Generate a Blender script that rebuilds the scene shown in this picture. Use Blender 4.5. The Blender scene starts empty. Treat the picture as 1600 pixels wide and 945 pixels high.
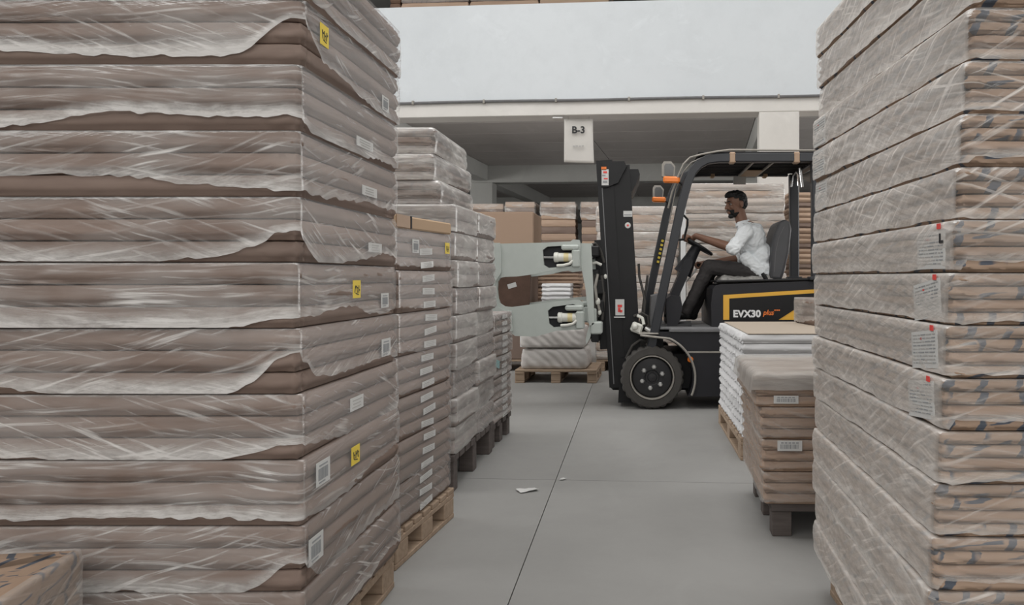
import bpy, bmesh, math, random
import numpy as np
from mathutils import Vector, Matrix, noise as mnoise

random.seed(7)
SC = bpy.context.scene
COL = SC.collection

# ------------------------------------------------------------------ camera, light, exposure
F = 1300.0                       # focal length in pixels of the 1600 wide frame
CAM_H = 1.12
cam_data = bpy.data.cameras.new('camera')
cam = bpy.data.objects.new('camera', cam_data)
COL.objects.link(cam)
cam.location = (0, 0, CAM_H)
cam.rotation_euler = (math.pi/2, 0, 0)
cam_data.sensor_width = 36.0
cam_data.lens = 36.0*F/1600.0
cam_data.shift_x = -190/1600.0
cam_data.shift_y = -39.5/1600.0
cam_data.clip_start = 0.05
cam_data.clip_end = 200
SC.camera = cam

world = bpy.data.worlds.new('world')
SC.world = world
world.use_nodes = True
world.node_tree.nodes['Background'].inputs[0].default_value = (0.80, 0.90, 1.0, 1)
world.node_tree.nodes['Background'].inputs[1].default_value = 0.35

SC.view_settings.view_transform = 'Standard'
SC.view_settings.look = 'None'
SC.view_settings.exposure = 0.0
SC.view_settings.gamma = 1.0
SC.view_settings.use_curve_mapping = False
SC.cycles.use_denoising = True
SC.cycles.transparent_max_bounces = 24
SC.cycles.max_bounces = 8
SC.cycles.sample_clamp_indirect = 6.0

def skylight(x, y, sx, sy, power, col=(1.0, 0.985, 0.96)):
    l = bpy.data.lights.new('skylight_daylight', 'AREA')
    l.shape = 'RECTANGLE'; l.size = sx; l.size_y = sy; l.energy = power; l.color = col
    o = bpy.data.objects.new('skylight_daylight', l)
    o.location = (x, y, 8.7)
    COL.objects.link(o)
    return o
for (sx_, sy_, pw) in ((-6, 5.5, 400), (0, 5.5, 310), (6, 5.5, 210), (-5, -4.0, 240), (1, -4.0, 190), (6, -4.0, 100)):
    skylight(sx_, sy_, 3.2, 6.5, pw)

def fill_light(loc, rot, sx, sy, power):
    l = bpy.data.lights.new('added_fill_light', 'AREA')
    l.shape = 'RECTANGLE'; l.size = sx; l.size_y = sy; l.energy = power; l.color = (1.0, 0.985, 0.965)
    o = bpy.data.objects.new('added_fill_light', l)
    o.location = loc; o.rotation_euler = rot
    COL.objects.link(o)
# unseen fill from both sides, added to brighten the soffit under the upper floor
fill_light((-12.2, 14.5, 2.0), (0, -math.pi/2, 0), 2.0, 11.0, 540)
fill_light((12.2, 14.5, 2.0), (0, math.pi/2, 0), 2.0, 11.0, 540)
# broad fill added high behind the camera, brightens parapet and far stacks
fill_light((1.0, -10.8, 6.2), (math.pi/2, 0, 0), 18.0, 3.0, 740)
# strip of fill added out of sight behind the front beam, for the far stacks
fill_light((0.0, 12.15, 3.56), (math.radians(50), 0, -0.085), 11.0, 0.12, 115)

# ------------------------------------------------------------------ materials
MATS = {}
def nodes_of(name):
    m = bpy.data.materials.new(name)
    m.use_nodes = True
    nt = m.node_tree
    b = nt.nodes['Principled BSDF']
    MATS[name] = m
    return m, nt, b

def N(nt, t, **kw):
    n = nt.nodes.new(t)
    for k, v in kw.items():
        setattr(n, k, v)
    return n

def ramp(nt, fac, stops):
    r = N(nt, 'ShaderNodeValToRGB')
    els = r.color_ramp.elements
    while len(els) < len(stops):
        els.new(0.5)
    for e, (p, c) in zip(els, stops):
        e.position = p
        e.color = (c, c, c, 1) if not hasattr(c, '__len__') else (*c, 1)
    nt.links.new(fac, r.inputs[0])
    return r.outputs[0]

def mixc(nt, fac, a, b, mode='MIX'):
    n = N(nt, 'ShaderNodeMix', data_type='RGBA', blend_type=mode)
    for s, v in ((n.inputs[0], fac), (n.inputs[6], a), (n.inputs[7], b)):
        if hasattr(v, 'links'):
            nt.links.new(v, s)
        elif hasattr(v, '__len__'):
            s.default_value = (*v, 1)
        else:
            s.default_value = v
    return n.outputs[2]

def mth(nt, op, a, b=0.0, clamp=False):
    n = N(nt, 'ShaderNodeMath', operation=op)
    n.use_clamp = clamp
    for s, v in ((n.inputs[0], a), (n.inputs[1], b)):
        if hasattr(v, 'links'):
            nt.links.new(v, s)
        else:
            s.default_value = v
    return n.outputs[0]

def noise_tex(nt, vec, scale, detail=4, rough=0.55, dist=0.0):
    n = N(nt, 'ShaderNodeTexNoise')
    n.inputs['Scale'].default_value = scale
    n.inputs['Detail'].default_value = detail
    n.inputs['Roughness'].default_value = rough
    n.inputs['Distortion'].default_value = dist
    if vec is not None:
        nt.links.new(vec, n.inputs['Vector'])
    return n.outputs['Fac']

def coord(nt, kind='Object'):
    return N(nt, 'ShaderNodeTexCoord').outputs[kind]

def mapping(nt, vec, scale=(1, 1, 1), rot=(0, 0, 0), loc=(0, 0, 0)):
    m = N(nt, 'ShaderNodeMapping')
    m.inputs['Scale'].default_value = scale
    m.inputs['Rotation'].default_value = rot
    m.inputs['Location'].default_value = loc
    nt.links.new(vec, m.inputs['Vector'])
    return m.outputs[0]

def rand_offset(nt, vec, amount=37.0):
    oi = N(nt, 'ShaderNodeObjectInfo')
    a = N(nt, 'ShaderNodeVectorMath', operation='ADD')
    s = N(nt, 'ShaderNodeVectorMath', operation='SCALE')
    c = N(nt, 'ShaderNodeCombineXYZ')
    nt.links.new(oi.outputs['Random'], c.inputs[0]); nt.links.new(oi.outputs['Random'], c.inputs[1])
    nt.links.new(c.outputs[0], s.inputs[0]); s.inputs['Scale'].default_value = amount
    nt.links.new(vec, a.inputs[0]); nt.links.new(s.outputs[0], a.inputs[1])
    return a.outputs[0], oi.outputs['Random']

def bump(nt, b, h, strength=0.3, dist=0.01):
    n = N(nt, 'ShaderNodeBump')
    n.inputs['Strength'].default_value = strength
    n.inputs['Distance'].default_value = dist
    nt.links.new(h, n.inputs['Height'])
    nt.links.new(n.outputs[0], b.inputs['Normal'])

def simple(name, col, rough=0.6, metal=0.0, var=0.12, scale=8.0, bmp=0.0, spec=0.4):
    """a plain paint / metal / rubber with a little uneven wear"""
    m, nt, b = nodes_of(name)
    v, r = rand_offset(nt, coord(nt))
    n = noise_tex(nt, v, scale, 5, 0.6)
    c = mixc(nt, n, tuple(x*(1-var) for x in col), tuple(min(1, x*(1+var)) for x in col))
    nt.links.new(c, b.inputs['Base Color'])
    b.inputs['Roughness'].default_value = rough
    b.inputs['Metallic'].default_value = metal
    b.inputs['Specular IOR Level'].default_value = spec
    if bmp:
        bump(nt, b, noise_tex(nt, v, scale*6, 3), bmp, 0.004)
    return m

def kraft(name, dark, light, printed=0.0, ink=(0.06, 0.075, 0.10), rough=0.62):
    m, nt, b = nodes_of(name)
    uv = coord(nt, 'UV')
    v, rnd = rand_offset(nt, uv)
    n1 = noise_tex(nt, mapping(nt, v, (3, 14, 1)), 1.0, 5, 0.6)
    n2 = noise_tex(nt, mapping(nt, v, (1.2, 2.5, 1)), 1.0, 3, 0.5)
    c = mixc(nt, ramp(nt, n1, [(0.3, 0.0), (0.72, 1.0)]), dark, light)
    c = mixc(nt, mth(nt, 'MULTIPLY', ramp(nt, n2, [(0.35, 0.0), (0.7, 1.0)]), 0.35), c, tuple(0.78*x for x in dark))
    hv = N(nt, 'ShaderNodeHueSaturation')
    nt.links.new(c, hv.inputs['Color'])
    nt.links.new(mth(nt, 'ADD', mth(nt, 'MULTIPLY', rnd, 0.18), 0.91), hv.inputs['Value'])
    c = hv.outputs[0]
    if printed:
        w = N(nt, 'ShaderNodeTexWave')
        w.inputs['Scale'].default_value = 4.6; w.inputs['Distortion'].default_value = 3.5
        w.inputs['Detail'].default_value = 1.0
        nt.links.new(mapping(nt, v, (1, 1, 1), (0, 0, 0.45)), w.inputs['Vector'])
        w2 = N(nt, 'ShaderNodeTexWave', wave_type='RINGS')
        w2.inputs['Scale'].default_value = 5.0; w2.inputs['Distortion'].default_value = 3.0
        nt.links.new(mapping(nt, v, (1, 2.0, 1), (0, 0, -0.3), (0.3, 0.2, 0)), w2.inputs['Vector'])
        s1 = ramp(nt, w.outputs['Fac'], [(0.86, 0.0), (0.9, 1.0)])
        s2 = ramp(nt, w2.outputs['Fac'], [(0.9, 0.0), (0.94, 1.0)])
        k = noise_tex(nt, v, 7.0, 2)
        k1 = ramp(nt, k, [(0.47, 0.0), (0.50, 1.0)])
        k2 = ramp(nt, k, [(0.44, 1.0), (0.47, 0.0)])
        ms = mth(nt, 'MAXIMUM', mth(nt, 'MULTIPLY', s1, k1), mth(nt, 'MULTIPLY', s2, k2))
        c = mixc(nt, mth(nt, 'MULTIPLY', ms, printed), c, ink)
    nt.links.new(c, b.inputs['Base Color'])
    b.inputs['Roughness'].default_value = rough
    b.inputs['Specular IOR Level'].default_value = 0.25
    bump(nt, b, n1, 0.25, 0.004)
    return m

def film(name, rot, haze, streak, patch, tint=(0.78, 0.76, 0.74), sx=5.0, sy=70.0):
    """clear stretch film: mostly see-through, milky where it is gathered or wrinkled, wrinkle highlights painted in as pale streaks"""
    m, nt, b = nodes_of(name)
    nt.nodes.remove(b)
    out = nt.nodes['Material Output']
    uv = coord(nt, 'UV')
    v, rnd = rand_offset(nt, uv)
    warp = N(nt, 'ShaderNodeTexNoise'); warp.inputs['Scale'].default_value = 2.2; warp.inputs['Detail'].default_value = 1
    nt.links.new(v, warp.inputs['Vector'])
    sc = N(nt, 'ShaderNodeVectorMath', operation='SCALE'); sc.inputs['Scale'].default_value = 0.10
    nt.links.new(warp.outputs['Color'], sc.inputs[0])
    ad = N(nt, 'ShaderNodeVectorMath', operation='ADD')
    nt.links.new(v, ad.inputs[0]); nt.links.new(sc.outputs[0], ad.inputs[1])
    n1 = noise_tex(nt, mapping(nt, mapping(nt, ad.outputs[0], (1, 1, 1), (0, 0, rot)), (sx, sy, 1)), 1.0, 3, 0.5)
    n2 = noise_tex(nt, mapping(nt, mapping(nt, ad.outputs[0], (1, 1, 1), (0, 0, -rot*0.4)), (sx*0.6, sy*1.3, 1)), 1.0, 3, 0.5)
    r1 = ramp(nt, n1, [(0.54, 0.0), (0.70, 1.0)])
    r2 = ramp(nt, n2, [(0.57, 0.0), (0.73, 1.0)])
    pm = ramp(nt, noise_tex(nt, mapping(nt, v, (2.6, 7.0, 1)), 1.0, 3, 0.6), [(0.40, 0.0), (0.66, 1.0)])
    st = mth(nt, 'MULTIPLY', mth(nt, 'MAXIMUM', r1, mth(nt, 'MULTIPLY', r2, 0.7)), mth(nt, 'ADD', mth(nt, 'MULTIPLY', pm, 0.75), 0.25))  # pale streaks, also painting in the highlights along the wrinkles
    at = N(nt, 'ShaderNodeAttribute'); at.attribute_name = 'gather'
    fine = noise_tex(nt, mapping(nt, ad.outputs[0], (18, 60, 1)), 1.0, 4, 0.7)
    gat = mth(nt, 'MULTIPLY', at.outputs['Fac'], mth(nt, 'ADD', mth(nt, 'MULTIPLY', fine, 1.25), 0.0))
    al = mth(nt, 'ADD', mth(nt, 'MULTIPLY', st, streak), haze)
    al = mth(nt, 'ADD', al, mth(nt, 'MULTIPLY', pm, patch))
    al = mth(nt, 'ADD', al, gat, True)
    al = mth(nt, 'MINIMUM', al, 0.80)
    tr = N(nt, 'ShaderNodeBsdfTransparent')
    df = N(nt, 'ShaderNodeBsdfDiffuse'); df.inputs[0].default_value = (*tint, 1)
    gl = N(nt, 'ShaderNodeBsdfGlossy'); gl.inputs['Roughness'].default_value = 0.38
    gl.inputs[0].default_value = (0.95, 0.95, 0.95, 1)
    bp = N(nt, 'ShaderNodeBump'); bp.inputs['Strength'].default_value = 0.45; bp.inputs['Distance'].default_value = 0.004
    hh = mth(nt, 'ADD', mth(nt, 'ADD', n1, n2), mth(nt, 'MULTIPLY', fine, 0.35))
    nt.links.new(hh, bp.inputs['Height'])
    nt.links.new(bp.outputs[0], gl.inputs['Normal']); nt.links.new(bp.outputs[0], df.inputs['Normal'])
    m1 = N(nt, 'ShaderNodeMixShader'); nt.links.new(al, m1.inputs[0])
    nt.links.new(tr.outputs[0], m1.inputs[1]); nt.links.new(df.outputs[0], m1.inputs[2])
    fr = N(nt, 'ShaderNodeFresnel'); fr.inputs[0].default_value = 1.45
    nt.links.new(bp.outputs[0], fr.inputs['Normal'])
    m2 = N(nt, 'ShaderNodeMixShader')
    nt.links.new(mth(nt, 'MULTIPLY', fr.outputs[0], 0.22, True), m2.inputs[0])
    nt.links.new(m1.outputs[0], m2.inputs[1]); nt.links.new(gl.outputs[0], m2.inputs[2])
    nt.links.new(m2.outputs[0], out.inputs[0])
    return m

kraft('kraft', (0.185, 0.132, 0.108), (0.255, 0.19, 0.158))
kraft('kraft_warm', (0.28, 0.19, 0.135), (0.385, 0.275, 0.205))
kraft('kraft_printed', (0.27, 0.185, 0.13), (0.37, 0.265, 0.195), 0.95)
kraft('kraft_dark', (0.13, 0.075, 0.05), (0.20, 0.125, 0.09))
kraft('kraft_plain', (0.40, 0.28, 0.205), (0.47, 0.345, 0.26))
kraft('pale_back', (0.46, 0.39, 0.345), (0.58, 0.50, 0.45))
kraft('pale_paper', (0.27, 0.23, 0.212), (0.37, 0.32, 0.30), 0.5, (0.20, 0.19, 0.20))
kraft('white_paper', (0.58, 0.58, 0.59), (0.74, 0.74, 0.75))
kraft('white_woven', (0.50, 0.47, 0.45), (0.62, 0.59, 0.57))
kraft('cardboard', (0.40, 0.27, 0.17), (0.50, 0.36, 0.24))
kraft('cardboard_grey', (0.45, 0.38, 0.31), (0.54, 0.465, 0.39))
FILMS_A = [film('film_up', 0.32, 0.02, 0.80, 0.20), film('film_down', -0.30, 0.03, 0.80, 0.19), film('film_level', 0.05, 0.02, 0.70, 0.23)]
RT = (0.86, 0.81, 0.765)
FILMS_R = [film('film_diagonal', -0.55, 0.03, 0.85, 0.12, RT), film('film_hazy', -0.35, 0.06, 0.45, 0.10, RT), film('film_steep', -0.75, 0.03, 0.85, 0.12, RT)]
FILM_THIN = film('film_thin', 0.35, 0.04, 0.35, 0.05)
FILM_BACK = film('film_cloudy', 0.12, 0.10, 0.5, 0.25, (0.80, 0.78, 0.75), 5, 30)
FILM_GREY = film('film_sheet', 0.2, 0.42, 0.3, 0.15, (0.50, 0.475, 0.45), 4, 40)

def wood(name, a, b_):
    m, nt, b = nodes_of(name)
    v, rnd = rand_offset(nt, coord(nt))
    n = noise_tex(nt, mapping(nt, v, (3, 40, 40)), 1.0, 4, 0.6, 0.4)
    n2 = noise_tex(nt, v, 5, 3)
    c = mixc(nt, ramp(nt, n, [(0.3, 0.0), (0.7, 1.0)]), a, b_)
    c = mixc(nt, mth(nt, 'MULTIPLY', n2, 0.4), c, tuple(0.6*x for x in a))
    nt.links.new(c, b.inputs['Base Color'])
    b.inputs['Roughness'].default_value = 0.8
    bump(nt, b, n, 0.4, 0.004)
wood('wood', (0.30, 0.215, 0.15), (0.44, 0.33, 0.24))
wood('wood_dark', (0.085, 0.07, 0.065), (0.15, 0.125, 0.115))

def concrete(name, a, b_, rough=0.62, scale=0.5):
    m, nt, b = nodes_of(name)
    v, rnd = rand_offset(nt, coord(nt), 11)
    n1 = noise_tex(nt, v, scale, 6, 0.6, 0.5)
    n2 = noise_tex(nt, v, scale*9, 6, 0.7)
    n3 = noise_tex(nt, mapping(nt, v, (0.8, 0.25, 1)), 2.2, 5, 0.65, 0.8)
    c = mixc(nt, ramp(nt, n1, [(0.32, 0.0), (0.68, 1.0)]), a, b_)
    c = mixc(nt, mth(nt, 'MULTIPLY', ramp(nt, n2, [(0.45, 0.0), (0.75, 1.0)]), 0.25), c, tuple(0.82*x for x in a))
    c = mixc(nt, mth(nt, 'MULTIPLY', ramp(nt, n3, [(0.58, 0.0), (0.72, 1.0)]), 0.22), c, tuple(min(1, 1.25*x) for x in b_))
    nt.links.new(c, b.inputs['Base Color'])
    r = mth(nt, 'ADD', mth(nt, 'MULTIPLY', n1, 0.2), rough-0.1)
    nt.links.new(r, b.inputs['Roughness'])
    b.inputs['Specular IOR Level'].default_value = 0.35
    bump(nt, b, n2, 0.08, 0.004)
concrete('floor_concrete', (0.25, 0.247, 0.24), (0.305, 0.302, 0.295), 0.54)
concrete('joint_dark', (0.13, 0.115, 0.10), (0.16, 0.145, 0.13))
concrete('soffit', (0.40, 0.375, 0.36), (0.47, 0.445, 0.43), 0.8)
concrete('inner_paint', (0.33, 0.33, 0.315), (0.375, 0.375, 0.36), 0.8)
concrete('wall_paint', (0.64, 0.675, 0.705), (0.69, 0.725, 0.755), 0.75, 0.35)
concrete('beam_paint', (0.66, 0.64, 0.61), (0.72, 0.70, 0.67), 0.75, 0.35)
concrete('hall_paint', (0.52, 0.52, 0.51), (0.58, 0.58, 0.57), 0.8)

simple('black_steel', (0.011, 0.011, 0.012), 0.45, 0.0, 0.3, 6, 0.05, 0.3)
simple('dark_grey', (0.022, 0.022, 0.026), 0.5, 0.0, 0.2, 5, 0.05, 0.3)
simple('mid_grey', (0.16, 0.16, 0.165), 0.5, 0.0, 0.25, 12)
simple('guard_paint', (0.030, 0.032, 0.037), 0.4, 0.0, 0.15, 5)
simple('worn_edge', (0.33, 0.31, 0.28), 0.55, 0.2, 0.3, 20)
simple('rubber', (0.060, 0.056, 0.052), 0.8, 0.0, 0.3, 14, 0.3)
simple('hub_paint', (0.02, 0.02, 0.022), 0.45, 0.0, 0.3, 20)
simple('steel', (0.55, 0.55, 0.54), 0.35, 0.7, 0.15, 20)
simple('chrome', (0.8, 0.8, 0.8), 0.15, 1.0, 0.05, 5)
simple('rust_pad', (0.105, 0.062, 0.045), 0.8, 0.0, 0.5, 9, 0.2)
simple('yellow_paint', (0.78, 0.43, 0.06), 0.4, 0.0, 0.08, 6)
simple('orange_lens', (0.85, 0.22, 0.03), 0.25, 0.0, 0.1, 12)
simple('sage_paint', (0.44, 0.475, 0.45), 0.55, 0.0, 0.10, 7, 0.1)
simple('cream_paint', (0.68, 0.68, 0.63), 0.4, 0.0, 0.08, 10)
simple('pale_yellow', (0.70, 0.60, 0.33), 0.5, 0.0, 0.08, 10)
simple('sticker_yellow', (0.82, 0.62, 0.07), 0.5, 0.0, 0.05, 10)
simple('label_white', (0.60, 0.60, 0.59), 0.5, 0.0, 0.05, 10)
simple('paper_sign', (0.62, 0.60, 0.57), 0.7, 0.0, 0.06, 6)
simple('ink', (0.025, 0.025, 0.028), 0.7, 0.0, 0.1, 10)
simple('ink_faint', (0.42, 0.41, 0.40), 0.7, 0.0, 0.1, 10)
simple('ink_grey', (0.30, 0.31, 0.32), 0.7, 0.0, 0.1, 10)
simple('red_print', (0.75, 0.07, 0.06), 0.5, 0.0, 0.1, 10)
simple('teal_print', (0.25, 0.50, 0.52), 0.5, 0.0, 0.1, 10)
simple('orange_print', (0.80, 0.20, 0.04), 0.5, 0.0, 0.1, 10)
simple('white_print', (0.80, 0.80, 0.80), 0.5, 0.0, 0.03, 10)
simple('tape', (0.42, 0.29, 0.20), 0.45, 0.0, 0.12, 10)
simple('skin', (0.20, 0.105, 0.07), 0.55, 0.0, 0.12, 14)
simple('hair', (0.008, 0.0075, 0.0075), 0.6, 0.0, 0.3, 60, 0.5)
simple('eye_white', (0.28, 0.25, 0.23), 0.3, 0.0, 0.02, 5)
simple('shirt_cloth', (0.80, 0.83, 0.85), 0.85, 0.0, 0.05, 9)
simple('trouser_cloth', (0.040, 0.036, 0.036), 0.85, 0.0, 0.2, 20)
simple('shoe_leather', (0.012, 0.012, 0.012), 0.5, 0.0, 0.2, 20)
simple('seat_vinyl', (0.075, 0.075, 0.080), 0.5, 0.0, 0.15, 9)
simple('plastic_cover', (0.30, 0.29, 0.275), 0.3, 0.0, 0.30, 18, 0.6, 0.6)
simple('clear_grey', (0.12, 0.12, 0.12), 0.12, 0.0, 0.1, 5, 0, 0.6)

# ------------------------------------------------------------------ mesh helpers
def tag(o, label=None, cat=None, group=None, kind=None):
    if label: o['label'] = label
    if cat: o['category'] = cat
    if group: o['group'] = group
    if kind: o['kind'] = kind
    return o

def empty(name, loc=(0, 0, 0), rz=0.0, label=None, cat=None, group=None, parent=None):
    o = bpy.data.objects.new(name, None)
    o.empty_display_size = 0.05
    COL.objects.link(o)
    o.location = loc
    o.rotation_euler = (0, 0, rz)
    if parent is not None:
        o.parent = parent
    return tag(o, label, cat, group)

def place(name, me, parent=None, loc=(0, 0, 0), rot=(0, 0, 0)):
    o = bpy.data.objects.new(name, me)
    COL.objects.link(o)
    if parent is not None:
        o.parent = parent
    o.location = loc
    o.rotation_euler = rot
    return o

def hash2(ix, iy, seed):
    h = (ix.astype(np.int64)*374761393 + iy.astype(np.int64)*668265263 + int(seed)*1442695041) & 0x7fffffff
    h = ((h ^ (h >> 13))*1274126177) & 0x7fffffff
    h = h ^ (h >> 16)
    return (h & 0xffff)/65535.0
def vnoise(x, y, seed=0):
    x = np.asarray(x, float); y = np.asarray(y, float)
    ix = np.floor(x); iy = np.floor(y)
    fx = x-ix; fy = y-iy
    fx = fx*fx*(3-2*fx); fy = fy*fy*(3-2*fy)
    a = hash2(ix, iy, seed); b = hash2(ix+1, iy, seed); c = hash2(ix, iy+1, seed); d = hash2(ix+1, iy+1, seed)
    return (a*(1-fx)+b*fx)*(1-fy)+(c*(1-fx)+d*fx)*fy
def fbm(x, y, seed=0, o=3):
    v = 0; a = 0.5; t = 0
    for i in range(o):
        v = v+a*vnoise(x*2**i, y*2**i, seed+i*17); t += a; a *= 0.5
    return v/t

class MB:
    """collects shapes into one mesh"""
    def __init__(s):
        s.v = []; s.f = []; s.m = []; s.mats = []
    def mi(s, mat):
        if mat not in s.mats: s.mats.append(mat)
        return s.mats.index(mat)
    def add(s, vs, fs, mat=None):
        k = len(s.v); mi = s.mi(mat) if mat else 0
        s.v += [tuple(p) for p in vs]
        for f in fs:
            s.f.append([i+k for i in f]); s.m.append(mi)
        return s
    def box(s, c, d, rot=None, mat=None, ch=0.0):
        x, y, z = d[0]/2, d[1]/2, d[2]/2
        if ch <= 0:
            P = [Vector((a*x, b*y, e*z)) for a in (-1, 1) for b in (-1, 1) for e in (-1, 1)]
            Fs = [(0, 1, 3, 2), (4, 6, 7, 5), (0, 4, 5, 1), (2, 3, 7, 6), (0, 2, 6, 4), (1, 5, 7, 3)]
        else:
            bm = bmesh.new()
            for a in (-1, 1):
                for b in (-1, 1):
                    for e in (-1, 1):
                        bm.verts.new((a*(x-ch), b*(y-ch), e*z)); bm.verts.new((a*x, b*(y-ch), e*(z-ch))); bm.verts.new((a*(x-ch), b*y, e*(z-ch)))
            bmesh.ops.convex_hull(bm, input=bm.verts)
            bm.verts.index_update()
            P = [v.co.copy() for v in bm.verts]; Fs = [[v.index for v in f.verts] for f in bm.faces]
            bm.free()
        if rot is not None: P = [rot @ p for p in P]
        return s.add([p+Vector(c) for p in P], Fs, mat)
    def prism(s, prof, y0, y1, mat=None):
        """profile of (x, z) points swept from y0 to y1"""
        n = len(prof)
        vs = [(p[0], y0, p[1]) for p in prof]+[(p[0], y1, p[1]) for p in prof]
        fs = [list(range(n)), list(range(2*n-1, n-1, -1))]+[(i, i+n, (i+1) % n+n, (i+1) % n) for i in range(n)]
        return s.add(vs, fs, mat)
    def plate(s, outer, holes, y0, y1, mat=None):
        bm = bmesh.new(); loops = []
        for lp in [outer]+holes:
            vs = [bm.verts.new((p[0], 0, p[1])) for p in lp]
            for i in range(len(vs)): bm.edges.new((vs[i], vs[(i+1) % len(vs)]))
            loops.append(len(vs))
        bmesh.ops.triangle_fill(bm, use_beauty=True, edges=bm.edges)
        bm.verts.index_update()
        P = [v.co.copy() for v in bm.verts]; T = [[v.index for v in f.verts] for f in bm.faces]
        bm.free()
        n = len(P)
        vs = [(p.x, y0, p.z) for p in P]+[(p.x, y1, p.z) for p in P]
        fs = list(T)+[[i+n for i in reversed(t)] for t in T]
        k = 0
        for L in loops:
            for i in range(L):
                a, b = k+i, k+(i+1) % L
                fs.append((a, b, b+n, a+n))
            k += L
        return s.add(vs, fs, mat)
    def tube(s, path, r, seg=10, mat=None, closed=False, sq=None):
        """round tube along a path; sq=(w,h) gives a rectangular one"""
        P = [Vector(p) for p in path]; n = len(P); rings = []
        R = r if hasattr(r, '__len__') else [r]*n
        t0 = None; up = None
        for i in range(n):
            if closed: t = (P[(i+1) % n]-P[i-1]).normalized()
            else: t = (P[min(i+1, n-1)]-P[max(i-1, 0)]).normalized()
            if up is None:
                up = Vector((0, 1, 0)) if abs(t.y) < 0.9 else Vector((0, 0, 1))
            a = up-t*up.dot(t); a.normalize(); up = a; b = t.cross(a)
            ring = []
            if sq:
                w, h = sq
                ck = 0.22
                for (p, q) in ((1, 1-ck), (1-ck, 1), (-1+ck, 1), (-1, 1-ck), (-1, -1+ck), (-1+ck, -1), (1-ck, -1), (1, -1+ck)):
                    ring.append(P[i]+a*(p*w/2)+b*(q*h/2))
            else:
                for k in range(seg):
                    an = 2*math.pi*k/seg
                    ring.append(P[i]+a*(R[i]*math.cos(an))+b*(R[i]*math.sin(an)))
            rings.append(ring)
        m = len(rings[0]); vs = [p for rg in rings for p in rg]; fs = []
        for i in range(n if closed else n-1):
            j = (i+1) % n
            for k in range(m):
                fs.append((i*m+k, i*m+(k+1) % m, j*m+(k+1) % m, j*m+k))
        if not closed:
            fs.append(list(range(m-1, -1, -1))); fs.append([(n-1)*m+k for k in range(m)])
        return s.add(vs, fs, mat)
    def lathe(s, prof, c, axis='Y', seg=32, mat=None, ends=True):
        """profile of (radius, along) points turned about an axis through c"""
        vs = []; n = len(prof)
        for k in range(seg):
            an = 2*math.pi*k/seg; ca, sa = math.cos(an), math.sin(an)
            for (r, h) in prof:
                if axis == 'Y': vs.append((c[0]+r*ca, c[1]+h, c[2]+r*sa))
                elif axis == 'X': vs.append((c[0]+h, c[1]+r*ca, c[2]+r*sa))
                else: vs.append((c[0]+r*ca, c[1]+r*sa, c[2]+h))
        fs = []
        for k in range(seg):
            j = (k+1) % seg
            for i in range(n-1):
                fs.append((k*n+i, j*n+i, j*n+i+1, k*n+i+1))
        if ends and prof[0][0] > 1e-6: fs.append([k*n for k in range(seg)])
        if ends and prof[-1][0] > 1e-6: fs.append([k*n+n-1 for k in range(seg-1, -1, -1)])
        return s.add(vs, fs, mat)
    def ball(s, c, r, seg=12, rings=8, rot=None, mat=None):
        if not hasattr(r, '__len__'): r = (r, r, r)
        vs = [Vector((0, 0, r[2]))]
        for i in range(1, rings):
            th = math.pi*i/rings
            for k in range(seg):
                ph = 2*math.pi*k/seg
                vs.append(Vector((r[0]*math.sin(th)*math.cos(ph), r[1]*math.sin(th)*math.sin(ph), r[2]*math.cos(th))))
        vs.append(Vector((0, 0, -r[2])))
        fs = [(0, 1+k, 1+(k+1) % seg) for k in range(seg)]
        for i in range(rings-2):
            for k in range(seg):
                a = 1+i*seg; fs.append((a+k, a+seg+k, a+seg+(k+1) % seg, a+(k+1) % seg))
        e = len(vs)-1; a = 1+(rings-2)*seg
        fs += [(e, a+(k+1) % seg, a+k) for k in range(seg)]
        if rot is not None: vs = [rot @ p for p in vs]
        return s.add([p+Vector(c) for p in vs], fs, mat)
    def cap(s, p0, r0, p1, r1, seg=12):
        """tapered capsule"""
        p0 = Vector(p0); p1 = Vector(p1); t = (p1-p0)
        L = t.length; t = t/L if L > 1e-6 else Vector((0, 0, 1))
        pts = []; rs = []
        for k in range(4):
            a = math.pi/2*(1-k/4.0)
            pts.append(p0-t*(r0*math.sin(a))); rs.append(max(1e-4, r0*math.cos(a)))
        pts.append(p0); rs.append(r0); pts.append(p1); rs.append(r1)
        for k in range(1, 5):
            a = math.pi/2*k/4.0
            pts.append(p1+t*(r1*math.sin(a))); rs.append(max(1e-4, r1*math.cos(a)))
        return s.tube(pts, rs, seg)
    def mesh(s, name, mat=None, org=None, smooth=0.6):
        me = bpy.data.meshes.new(name)
        V = s.v if org is None else [(p[0]-org[0], p[1]-org[1], p[2]-org[2]) for p in s.v]
        me.from_pydata(V, [], s.f)
        mats = [mat] if not s.mats else [(m_ if m_ else mat) for m_ in s.mats]
        for m_ in mats: me.materials.append(MATS[m_] if isinstance(m_, str) else m_)
        if len(mats) > 1: me.polygons.foreach_set('material_index', s.m)
        bm = bmesh.new(); bm.from_mesh(me)
        bmesh.ops.recalc_face_normals(bm, faces=bm.faces)
        bm.to_mesh(me); bm.free()
        if smooth:
            me.polygons.foreach_set('use_smooth', [True]*len(me.polygons))
            me.set_sharp_from_angle(angle=smooth)
        me.update()
        return me
    def build(s, name, mat=None, parent=None, org=None, smooth=0.6):
        return place(name, s.mesh(name, mat, org, smooth), parent)

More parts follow.
